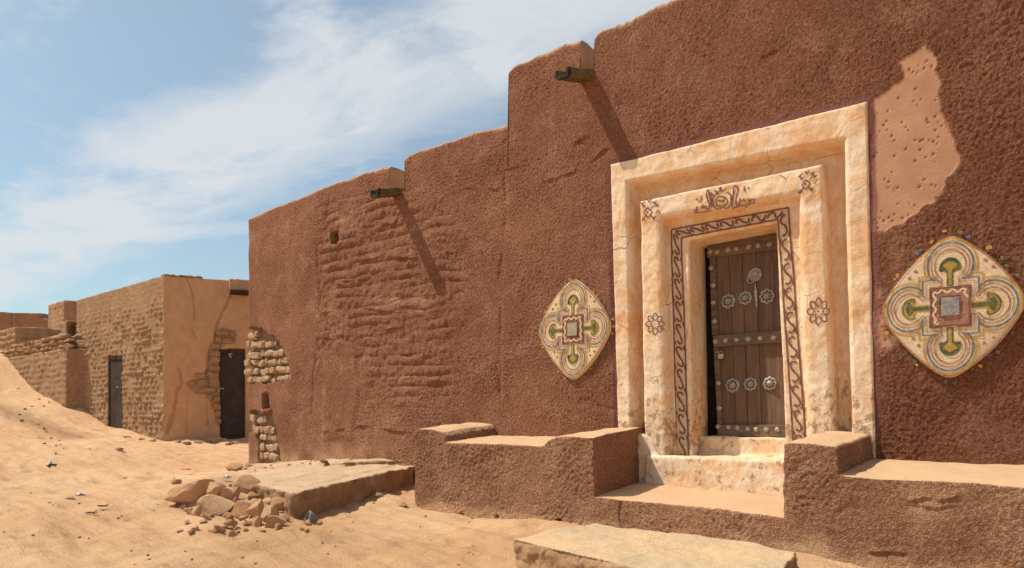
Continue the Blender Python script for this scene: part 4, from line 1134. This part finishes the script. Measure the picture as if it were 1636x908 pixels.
for xa, xb, yy in ((300, 332, 612), (310, 350, 600), (318, 352, 624), (328, 352, 636), (334, 352, 588), (336, 352, 576), (337, 352, 565), (338, 351, 554), (340, 353, 650), (344, 353, 662), (345, 354, 674), (345, 376, 533), (344, 374, 544)):
    a = right_uv(xa, yy); b = right_uv(xb, yy); rws.append((a[0], b[0], (a[1] + b[1]) / 2, .15))
stones_patch('exposed_stonework', None, rws, M['stone_brown'], far, RightPlane(), -.015, 12, .2)
def steel_door(quad, fr, nrm_, mat, label, mark=False):
    q = [fr(*k) for k in quad]
    m_ = MB(); f_ = [p - nrm_ * .045 for p in q]; m_.prism(f_, [p - nrm_ * .10 for p in q]); d_ = m_.build('door', mat, far); d_['label'] = label
    m_ = MB(); w = .045
    cc = sum(q) / 4
    def inn(p, k): return p + (cc - p) * k
    for i in (1, 2, 3):
        a, b = q[i], q[(i + 1) % 4]
        h_ = [a - nrm_ * .02, b - nrm_ * .02, inn(b, .09) - nrm_ * .02, inn(a, .09) - nrm_ * .02]
        m_.prism(h_, [p - nrm_ * .07 for p in h_])
    m_.build('door_frame', mat, d_)
    hd = q[0] * .22 + q[1] * .22 + q[2] * .28 + q[3] * .28; side = (q[0] - q[1]); side /= np.linalg.norm(side)
    hp = hd + side * .27
    MB().tube([hp - nrm_ * .045, hp + nrm_ * .02, hp + nrm_ * .02 - side * .09], .016).build('handle', M['tin'], d_)
    if mark:
        m_ = MB(); pc_ = q[3] * .55 + q[2] * .45 + np.array([0, 0, -.16]) - nrm_ * .035; ur = side
        pts = [pc_ + ur * a + np.array([0, 0, b]) for a, b in ((-.035, .03), (-.01, .06), (.03, .05), (.03, .015), (.0, -.005), (.0, -.04))]
        m_.ribbon(pts, .022, nrm_); m_.build('painted_mark', M['white_paint'], d_)
    return d_
fl_ = lambda t, z: Cc * np.array([1, 1, 0]) + u_l * t + np.array([0, 0, z])
frr = lambda t, z: Cc * np.array([1, 1, 0]) + u_r * t + np.array([0, 0, z])
steel_door(DL, fl_, nl, M['steel_door_grey'], 'worn grey brown metal door in the lumpy stone face')
steel_door(DR, frr, nrr, M['steel_door'], 'dark brown metal door with a small white mark', True)
# parapet block over the alley door, with a dark spout under it
t0, z0_ = right_uv(366, 466); t1, _ = right_uv(392, 466)
co, fc_, no = earth_solid(MB().prism([frr(t0, z0_) + nrr * .12, frr(t1 + .3, z0_) + nrr * .12, frr(t1 + .3, HT + .02) + nrr * .12, frr(t0, HT + .02) + nrr * .12],
                                     [frr(t0, z0_) - nrr * .3, frr(t1 + .3, z0_) - nrr * .3, frr(t1 + .3, HT + .02) - nrr * .3, frr(t0, HT + .02) - nrr * .3]), .025, 3)
co = co + no * (.012 * noise(co, .1, 171))[:, None]; mk = np.zeros((len(co), 4)); mk[:, 0] = .6
obj('parapet_block', co, fc_, M['mud'], far, mask=mk)
m_ = MB(); sp0 = frr(t0 + .12, z0_ - .02); m_.prism([sp0 + u_r * a + np.array([0, 0, b]) + nrr * .28 for a, b in ((-.1, -.05), (.3, -.05), (.3, .03), (-.1, .03))], [sp0 + u_r * a + np.array([0, 0, b]) - nrr * .1 for a, b in ((-.1, -.05), (.3, -.05), (.3, .03), (-.1, .03))])
m_.build('drain_spout', M['black_wood'], far)
# loose flat stones along the parapet corner
m_v, m_f, b = [], [], 0
for k in range(5):
    v, f = rock_mesh(900 + k, cuts=6, sub=2); m_v.append(v * np.array([.14, .12, .035]) + frr(.05 + .16 * k, HT + .02) - nrr * .1); m_f.append(f + b); b += len(v)
obj('coping_stones', np.concatenate(m_v), np.concatenate(m_f), M['stone_brown'], far, smooth=False)

# ------------------------------------------------------------------ ruined walls beyond
def block_thing(name, corner_px, f, left_px, right_px, top_py, label, cat, mat, voxel=.04, courses=0.0, top_drop=0.0, thick=None, rlen=None, stone_amp=.05, group=None, calm_right=True, corner_z=None):
    """an L of masonry: left face running away left from the corner, end face to the right"""
    c = at_f(corner_px, 660, f); zt_ = EYE + (660 - top_py) / F * f
    a = (left_px - 818) / F; k = (c - CAM); lat0, f0 = k @ RX, k @ AX
    dl = (u_l @ RX, u_l @ AX); t = (a * f0 - lat0) / (dl[0] - a * dl[1])
    dr = (u_r @ RX, u_r @ AX); a2 = (right_px - 818) / F; tr_ = (a2 * f0 - lat0) / (dr[0] - a2 * dr[1])
    if rlen: tr_ = rlen
    p0 = lvl(c, -.6); p1 = p0 + u_l * t; p2 = p0 + u_r * tr_
    p3 = p1 + u_r * tr_
    m_ = MB().prism([p0, p2, p3, p1], [lvl(p0, zt_), lvl(p2, zt_), lvl(p3, zt_ - top_drop), lvl(p1, zt_ - top_drop)])
    co, fc_, no = earth_solid(m_, voxel, 2)
    rel = co - c; ab_ = rel[:, :2] @ ia.T; s_ = ab_[:, 0] + ab_[:, 1]; z = co[:, 2]
    d = .02 * fbm(co, .8, 3, 181 + int(corner_px)) + .012 * noise(co, .12, 182)
    if courses:
        rh = courses; zz = z + .04 * noise(np.c_[s_, s_ * 0, z * .3], .7, 183); rw = np.floor(zz / rh); fz = zz / rh - rw
        cx = s_ / (rh * 1.7) + rand01(rw, rw, 19) * 3; ci = np.floor(cx); fx_ = cx - ci
        d = d + (np.abs(no[:, 2]) < .5) * stone_amp * ((np.sin(np.pi * fz) ** .5) * (np.sin(np.pi * fx_) ** .3) * (.4 + .8 * rand01(rw, ci, 29)) - .5)
    mk = np.zeros((len(co), 4)); mk[:, 3] = (no[:, 2] > .7) * .6
    co = co + no * d[:, None]
    return tag(obj(name, co, fc_, mat, mask=mk, loc=(c[0], c[1], .5)), label, cat, group), c, zt_, t, tr_
# low plastered wall with a dry-stone cap
lw = empty('low_wall', at_f(105, 640, 18.3), 'low mud wall capped with loose stones beside the tan house', 'wall')
o, c, zt_, t, tr_ = block_thing('wall_body', 105, 18.3, -20, 128, 556, 'x', 'x', M['mud'], .035, .16, rlen=.7, stone_amp=.03)
for k in ('label', 'category'): del o[k]
o.parent = lw; o.location = np.array(o.location) - np.array(lw.location)
m_v, m_f, b = [], [], 0
for row in range(3):
    x = .0 + row * .1
    while x < t * (.92 - .12 * row):
        for e in (0, .34):
            v, f = rock_mesh(int(rng.integers(1e6)), cuts=8, sub=2); w = rng.uniform(.2, .36)
            drop = 0.0
            q = v * np.array([w * .5, .17, .085 * rng.uniform(.8, 1.15)])
            q = q[:, :1] * u_l + q[:, 1:2] * u_r + q[:, 2:] * np.array([0, 0, 1.0])
            m_v.append(q + c * np.array([1, 1, 0]) + u_l * (x + w / 2) + u_r * (.12 + e) + np.array([0, 0, zt_ + .06 + .135 * row + rng.uniform(-.02, .02)])); m_f.append(f + b); b += len(v)
        x += w * 1.0
obj('stone_cap', np.concatenate(m_v), np.concatenate(m_f), M['stone_brown'], lw, smooth=False)
block_thing('ruined_wall', 23, 23.2, -60, 80, 522, 'ruined dry stone wall behind the low capped wall, half buried by the dune', 'wall', M['mud'], .035, .2, rlen=2.6, stone_amp=.09)
block_thing('mud_hut', 102, 25.5, 76, 135, 479, 'square mud hut rising above the ruined stone walls', 'hut', M['mud'], .05, .18, stone_amp=.03, rlen=4)
o, c, zt_, t, tr_ = block_thing('broken_wall', 106, 19.6, 96, 140, 512, 'broken mud wall with a dark hole between hut and tan house', 'wall', M['mud'], .03, rlen=1.6)
hx = at_f(116, 527, 19.6)
me = o.data; cv = np.empty(len(me.vertices) * 3, np.float32); me.vertices.foreach_get('co', cv); cv = cv.reshape(-1, 3).astype(float); wv = cv + np.array(o.location)
kk = (wv - CAM) @ RX / ((wv - CAM) @ AX); pxx = 818 + F * kk
hz = EYE + (660 - 528) / F * 19.8
c_h = c + u_r * .33; rr_ = (wv - c_h); hl = rr_ @ u_r; near_f = ((wv - c)[:, :2] @ ia.T)[:, 0] < .25
hm = np.exp(-((hl / .26) ** 2 + ((wv[:, 2] - hz) / .24) ** 2) ** 2) * near_f
cv = cv - nrr * (hm * .55)[:, None]
me.vertices.foreach_set('co', cv.astype(np.float32).ravel()); me.update()
# crenellated wall pieces on the skyline
def far_wall(pts, f, thick, label):
    P_ = [at_f(a, b, f) for a, b in pts]; lo = [lvl(p, 1.0) for p in (P_[-1], P_[0])]
    fr_ = P_ + lo; m_ = MB().prism(fr_, [p + AX * thick for p in fr_])
    co, fc_, no = earth_solid(m_, .06, 2)
    z = co[:, 2]; s_ = co @ RX
    d = .03 * fbm(co, .8, 3, 191)
    rw = np.floor(z / .3); cx = s_ / .5 + rand01(rw, rw, 5) * 3; d = d + .05 * (rand01(rw, np.floor(cx), 7) - .5) * (np.abs(no[:, 2]) < .5)
    mk = np.zeros((len(co), 4)); co = co + no * d[:, None]
    b_ = co.mean(0); b_[2] = 1.0
    tag(obj('crenellated_wall', co, fc_, M['mud_far'], mask=mk, loc=b_), label, 'wall', 'far crenellated walls')
far_wall([(-60, 505), (-60, 498), (15, 498), (20, 511), (21, 512)], 36, 1.5, 'distant brown wall piece at the left edge of the skyline')
far_wall([(21.5, 512), (22, 500), (63, 500), (65, 508), (78, 509)], 35, 1.2, 'distant brown battlement with a raised block beside the hut')

# ------------------------------------------------------------------ rubble
meshes = []
for k in range(14):
    v, f = rock_mesh(300 + k, cuts=10 + k % 4, sub=3, rough=.10)
    me = bpy.data.meshes.new('rock'); me.from_pydata(v.tolist(), [], f.tolist()); me.update(); meshes.append(me)
def rock(px, py, w, h, label, mat='rock', sit=None, group='rubble rocks heaped beside the terrace', name='rock', rot=None, deep=1.0, k=None, cat='rock'):
    """px, py : middle of the rock as surveyed; w, h : its size at that distance in sight units"""
    zg = None
    p = on_z(px, py + h * .35, -1.0)
    for _ in range(10):
        g = float(ground_z([p[0]], [p[1]])[0]) if sit is None else sit
        p = p * .4 + .6 * on_z(px, py + h * .30, min(g - EYE, -.25))
    g = float(ground_z([p[0]], [p[1]])[0]) if sit is None else sit
    f = (p - CAM) @ AX
    sw, sh = w * f / F, h * f / F
    k = int(rng.integers(14)) if k is None else k
    me = meshes[k].copy(); me.name = name; me.materials.append(M[mat])
    o = bpy.data.objects.new(name, me); COL.objects.link(o)
    o.scale = (sw * .55, sw * .55 * deep * rng.uniform(.7, 1.0), sh * .66)
    o.location = (p[0], p[1], g + sh * .26)
    o.rotation_euler = (rng.uniform(-.22, .22), rng.uniform(-.22, .22), TH + rng.uniform(-.5, .5)) if rot is None else rot
    return tag(o, label, cat, group)
HEAP = [(306, 788, 66, 34, 'long brown lump at the left end of the rubble heap', 'rock'), (349, 784, 30, 24, 'upright tan rock between the long lump and the pyramid rock', 'rock_pale'),
        (400, 783, 42, 38, 'large pyramid shaped brown rock topping the rubble heap', 'rock'), (346, 812, 62, 40, 'largest rounded boulder at the front of the rubble heap', 'rock_pale'),
        (364, 793, 22, 16, 'small wedge of rock just above the largest boulder', 'rock'), (375, 792, 19, 20, 'knobbly rock leaning on the left of the pyramid rock', 'rock'),
        (311, 798, 20, 11, 'thin flat stone propped under the long brown lump', 'rock_pale'), (292, 806, 13, 9, 'little pale stone left of the propped flat stone', 'rock_pale'),
        (314, 818, 18, 20, 'brown clod tucked against the left side of the largest boulder', 'rock'), (392, 814, 42, 27, 'broad sloping rock right of the largest boulder', 'rock'),
        (410, 816, 30, 28, 'rounded rock in the middle front of the rubble heap', 'rock'), (411, 834, 24, 20, 'round clod lowest in the middle of the rubble heap', 'rock'),
        (424, 801, 22, 15, 'flat topped block behind the rounded middle rock', 'rock_pale'), (443, 806, 30, 30, 'tall angular rock next to the terrace corner', 'rock'),
        (436, 822, 34, 26, 'broad rock below the tall angular rock', 'rock_pale'), (441, 834, 32, 20, 'wide low rock at the right front of the rubble heap', 'rock'),
        (368, 838, 17, 14, 'small round stone lying before the rubble heap', 'rock'), (349, 844, 14, 11, 'small pointed stone nearest the camera before the heap', 'rock'),
        (467, 789, 26, 15, 'flat stone lodged under the terrace corner', 'stone_brown'), (467, 804, 22, 18, 'greyish stone below the terrace corner', 'rock_pale'),
        (403, 798, 18, 9, 'narrow stone at the foot of the pyramid rock', 'rock'), (438, 792, 18, 15, 'whitish stone at the top right of the rubble heap', 'rock_pale'),
        (457, 829, 16, 10, 'slim stone at the right tip of the rubble heap', 'rock'), (330, 797, 17, 13, 'stone in the hollow behind the largest boulder', 'rock')]
for a in HEAP:
    lift = 0.0
    o = rock(*a)
    if a[1] < 800 and a[0] > 320: o.location.z += .02
rock(499, 827, 25, 19, 'blue grey rock alone on the sand by the terrace', 'rock_grey', group=None, k=5, rot=(.3, .5, .4))
rock(377, 747, 28, 15, 'reddish rock at the left end of the terrace', 'rock', group=None)
rock(282, 771, 15, 10, 'single dark brown stone uphill of the rubble heap', 'rock', group=None)
rock(644, 807, 15, 9, 'small tan stone at the left foot of the mud bench', 'rock', group=None)
rock(604, 795, 15, 9, 'small pale stone under the edge of the terrace', 'rock_pale', group=None)
o = rock(517, 736, 14, 6, 'flat dark stone lying on the terrace against the wall', 'rock_dark', group=None, sit=EYE - .70)
HS = 'stones lying along the foot of the tan house'
rock(127, 669, 16, 10, 'tan stone leftmost at the foot of the tan house', 'rock', group=HS); rock(142, 667, 24, 13, 'largest stone left of the grey metal door', 'rock', group=HS)
rock(170, 681, 17, 11, 'dark brown stone just below the grey metal door', 'rock_dark', group=HS); rock(191, 691, 10, 6, 'small stone below right of the grey metal door', 'rock', group=HS)
rock(203, 702, 12, 4, 'flat pale stone halfway between grey door and house corner', 'rock_pale', group=HS); rock(227, 705, 12, 5, 'flat stone left of the tan house corner', 'rock', group=HS)
rock(244, 707, 11, 5, 'flat pale stone closest to the tan house corner', 'rock_pale', group=HS)
rock(86, 648, 16, 8, 'wedge shaped stone on the dune below the low wall', 'rock', group=HS); rock(52, 628, 10, 7, 'small brown stone high on the dune', 'rock', group=HS)
rock(22, 607, 14, 5, 'flat reddish stone highest on the dune', 'rock', group=HS); rock(60, 644, 8, 5, 'little dark stone in the middle of the dune', 'rock_dark', group=HS)
for px, py in ((285, 706), (300, 709), (318, 710), (335, 707), (350, 706), (366, 708), (378, 711)):
    rock(px, py, rng.uniform(10, 18), rng.uniform(4, 6), 'flat shaded stone along the foot of the alley door wall', 'stone_brown', group='flat stones under the alley door', name='flat_stone', cat='stone')
# small stones and clods: nothing tells these apart
PB_ = 'pebbles scattered over the sand'
for k in range(70):
    px, py = rng.uniform(-5, 815), rng.uniform(715, 905)
    p = on_z(px, py, -1.0)
    if p[1] > -1.0 and p[0] > XL: continue
    if 440 < px < 660 and py < 800: continue
    rock(px, py, rng.uniform(1.6, 4.6) * (.6 + (py - 660) / 300), rng.uniform(1.2, 2.6) * (.6 + (py - 660) / 300), 'tiny pebble scattered on the open sand', ('rock', 'rock_dark', 'rock_pale')[k % 3], group=PB_, name='pebble', cat='pebble')
for k in range(90):
    px, py = rng.normal(372, 58), rng.uniform(776, 852)
    rock(px, py, rng.uniform(5, 15), rng.uniform(4, 10), 'small brown fragment lying among the rubble heap', ('rock', 'rock_pale')[k % 2], group='small fragments in the rubble heap', name='rubble_fragment', cat='stone')
for k in range(60):
    t = rng.uniform(0, 1); px = 0 + 100 * t + rng.normal(0, 5); py = 656 + 34 * t + rng.normal(0, 5)
    rock(px, py, rng.uniform(2.5, 6), rng.uniform(2, 3.5), 'dark earth clod in the churned strip crossing the dune', 'rock_dark' if k % 3 == 0 else 'rock', group='earth clods in the churned strip', name='earth_clod', cat='clod')
for k in range(26):
    px = rng.uniform(440, 655); py = 745 - 4 * math.sin((px - 440) / 215 * 3.1) - rng.uniform(1, 12)
    rock(px, py, rng.uniform(3, 7), rng.uniform(2, 4), 'crumb of fallen plaster at the wall foot on the terrace', 'rock', group='plaster crumbs on the terrace', name='plaster_crumb', sit=EYE - .725, cat='crumb')

for k in range(16):
    px = rng.uniform(392, 452); py = 744 + rng.uniform(-3, 8)
    rock(px, py, rng.uniform(3, 9), rng.uniform(2, 5), 'crumb of fallen masonry under the exposed stones at the house corner', ('rock', 'rock_pale')[k % 2], group='masonry crumbs at the house corner', name='masonry_crumb', sit=EYE - .80, cat='crumb')
# litter
def litter(name, px, py, size, mat, label, cat, seed, flat=.25):
    p = on_z(px, py, -.9)
    for _ in range(5):
        g = float(ground_z([p[0]], [p[1]])[0]); p = on_z(px, py, g - EYE)
    f = (p - CAM) @ AX; s = size * f / F
    n = 9; v, fcs = [], []
    for i in range(n):
        for j in range(n):
            x, y = (i / (n - 1) - .5), (j / (n - 1) - .5)
            v.append((p[0] + x * s, p[1] + y * s * .8, g + .012 + s * flat * (.5 + float(noise(np.array([[x * 2.3, y * 2.3, seed]]), .6, seed)[0]))))
    fcs = [[i * n + j, (i + 1) * n + j, (i + 1) * n + j + 1, i * n + j + 1] for i in range(n - 1) for j in range(n - 1)]
    o = obj(name, v, fcs, M[mat], loc=p)
    sol = o.modifiers.new('s', 'SOLIDIFY'); sol.thickness = .004
    return tag(o, label, cat)
bag = litter('crumpled_bag', 82, 748, 14, 'black_plastic', 'crumpled black plastic bag lying on the open sand', 'bag', 3, .45)
pb = np.array(bag.location)
m_ = MB(); q = [pb + np.array([a, b, c]) for a, b, c in ((.0, -.05, .05), (.06, -.045, .05), (.065, -.03, .085), (.01, -.035, .09))]; m_.prism(q, [p + np.array([0, .02, 0]) for p in q]); m_.build('white_flap', M['white_scrap'], bag)
litter('paper_scrap', 128, 792, 13, 'white_scrap', 'white paper scrap on the sand in the left foreground', 'scrap', 5)
litter('paper_scrap', 22, 700, 18, 'white_scrap', 'pale paper scrap at the left edge below the dune', 'scrap', 6, .12)
litter('plastic_scrap', 297, 752, 16, 'red_scrap', 'red plastic scrap half buried above the rubble heap', 'scrap', 7, .12)
litter('cloth_scrap', 88, 813, 11, 'green_scrap', 'dull green cloth scrap on the sand in the left foreground', 'scrap', 8, .4)
litter('plastic_scrap', 200, 766, 7, 'red_scrap', 'tiny red plastic scrap in the middle of the sand', 'scrap', 9, .3)
litter('plastic_bag', 362, 766, 12, 'white_scrap', 'torn white plastic lying on top of the rubble heap', 'bag', 11, .5)
for k, (px, py, lb) in enumerate(((165, 811, 'dry brown twig lying right of the white paper scrap'), (146, 822, 'short dry twig below the white paper scrap'), (238, 821, 'dry stick left of the rubble heap'))):
    p = on_z(px, py, -1.04)
    for _ in range(5):
        g = float(ground_z([p[0]], [p[1]])[0]); p = on_z(px, py, g - EYE)
    m_ = MB(); m_.tube([p + RX * (-.06 + .03 * j) + np.array([0, 0, .012 + .01 * random.random()]) + AX * random.uniform(-.012, .012) for j in range(5)], [.006, .009, .008, .007, .003], 6)
    m_.tube([p + np.array([0, 0, .015]), p + RX * .03 + AX * .05 + np.array([0, 0, .03])], .004, 5)
    tag(m_.build('twig', M['twig'], loc=p, smooth=True), lb, 'twig', 'dry twigs on the sand')

# ------------------------------------------------------------------ sky, sun, camera
SUN = np.array([1.0, .50, -1.6]); SUN /= np.linalg.norm(SUN)
elev = math.asin(-SUN[2]); azi = math.atan2(-SUN[0], -SUN[1])
ld = bpy.data.lights.new('sun', 'SUN'); ld.energy = 4.2; ld.angle = math.radians(.5); ld.color = (1.0, .94, .84)
lo_ = bpy.data.objects.new('sun', ld); COL.objects.link(lo_); lo_.rotation_euler = Vector(SUN).to_track_quat('-Z', 'Y').to_euler(); lo_.location = (-8, -6, 12)
w = bpy.data.worlds.new('World'); SC.world = w; w.use_nodes = True
nt = w.node_tree; nt.nodes.clear()
out = nt.nodes.new('ShaderNodeOutputWorld'); bg = nt.nodes.new('ShaderNodeBackground'); nt.links.new(bg.outputs[0], out.inputs[0])
sky = nt.nodes.new('ShaderNodeTexSky'); sky.sky_type = 'NISHITA'; sky.sun_disc = False; sky.sun_elevation = elev; sky.sun_rotation = azi % (2 * math.pi)
sky.air_density = 1.0; sky.dust_density = 1.6; sky.ozone_density = 1.2
t = NT(nt)
gen = nt.nodes.new('ShaderNodeTexCoord').outputs['Generated']
sep = nt.nodes.new('ShaderNodeSeparateXYZ'); nt.links.new(gen, sep.inputs[0])
den = t.math('ADD', t.math('MAXIMUM', sep.outputs[2], 0.0), .10)
SX, SY = t.math('DIVIDE', sep.outputs[0], den), t.math('DIVIDE', sep.outputs[1], den)
def proj(px, py):
    d_ = ray(px, py); d_ = d_ / np.linalg.norm(d_); return d_[:2] / (max(d_[2], 0) + .10)
A0, A1 = proj(0, 420), proj(700, 60)
dirn = (A1 - A0) / np.linalg.norm(A1 - A0); ang = math.atan2(dirn[1], dirn[0])
# axes along (u) and across (v) the high cloud band
def dotn(vx, vy, off):
    return t.math('SUBTRACT', t.math('ADD', t.math('MULTIPLY', SX, vx), t.math('MULTIPLY', SY, vy)), off)
U = dotn(dirn[0], dirn[1], float(A0 @ dirn)); Vv = dotn(-dirn[1], dirn[0], float(A0 @ np.array([-dirn[1], dirn[0]])))
uv = nt.nodes.new('ShaderNodeCombineXYZ'); nt.links.new(U, uv.inputs[0]); nt.links.new(Vv, uv.inputs[1])
n1 = t.noise(2.4, 9, .62, t.mapping((.8, 1.25, 1), vec=uv.outputs[0]), .35)
n2 = t.noise(3.6, 9, .65, t.mapping((.6, 1.2, 1), rot=(0, 0, .25), loc=(3.1, 1.7, 0), vec=uv.outputs[0]), .6)
vw = t.math('ADD', t.math('SUBTRACT', Vv, .05), t.math('MULTIPLY', t.math('SUBTRACT', n1, .5), .55))
bandm = t.math('MAXIMUM', t.math('SUBTRACT', 1.0, t.math('POWER', t.math('ABSOLUTE', t.math('DIVIDE', vw, .31)), 2.0)), 0.0)
wisp = t.ramp(n2, .50, .78)
B0, B1 = proj(0, 392), proj(390, 364)        # a thin streak low on the left
bd = (B1 - B0) / np.linalg.norm(B1 - B0)
V2 = dotn(-bd[1], bd[0], float(B0 @ np.array([-bd[1], bd[0]])))
v2 = t.math('ADD', V2, t.math('MULTIPLY', t.math('SUBTRACT', n1, .5), .3))
band2 = t.math('MAXIMUM', t.math('SUBTRACT', 1.0, t.math('POWER', t.math('ABSOLUTE', t.math('DIVIDE', v2, .09)), 2.0)), 0.0)
cl = t.math('ADD', t.math('MULTIPLY', t.math('MULTIPLY', bandm, t.ramp(n1, .22, .60)), .85), t.math('ADD', t.math('MULTIPLY', wisp, .50), .24))
cl = t.math('ADD', cl, t.math('MULTIPLY', band2, .35))
cl = t.math('MINIMUM', cl, 1.0)
cl = t.math('MULTIPLY', cl, t.ramp(sep.outputs[2], -.02, .06))
colr = t.mix(t.math('MULTIPLY', cl, .88), t.mix(1.0, sky.outputs[0], (0.86, 1.07, 1.03), 'MULTIPLY'), (6.3, 6.5, 6.7))
nt.links.new(colr, bg.inputs[0]); bg.inputs[1].default_value = .10

cd = bpy.data.cameras.new('camera'); co_ = bpy.data.objects.new('camera', cd); COL.objects.link(co_)
cd.sensor_width = 36; cd.lens = F / 1636 * 36; cd.shift_y = (660 - 454) / 1636; cd.clip_end = 3000; cd.clip_start = .05
co_.location = CAM; co_.rotation_euler = (math.pi / 2, 0, TH)
SC.camera = co_
SC.view_settings.view_transform = 'Standard'; SC.view_settings.look = 'None'; SC.view_settings.gamma = 1; SC.view_settings.use_curve_mapping = False
SC.view_settings.exposure = 0.25
SC.cycles.max_bounces = 8; SC.cycles.diffuse_bounces = 5
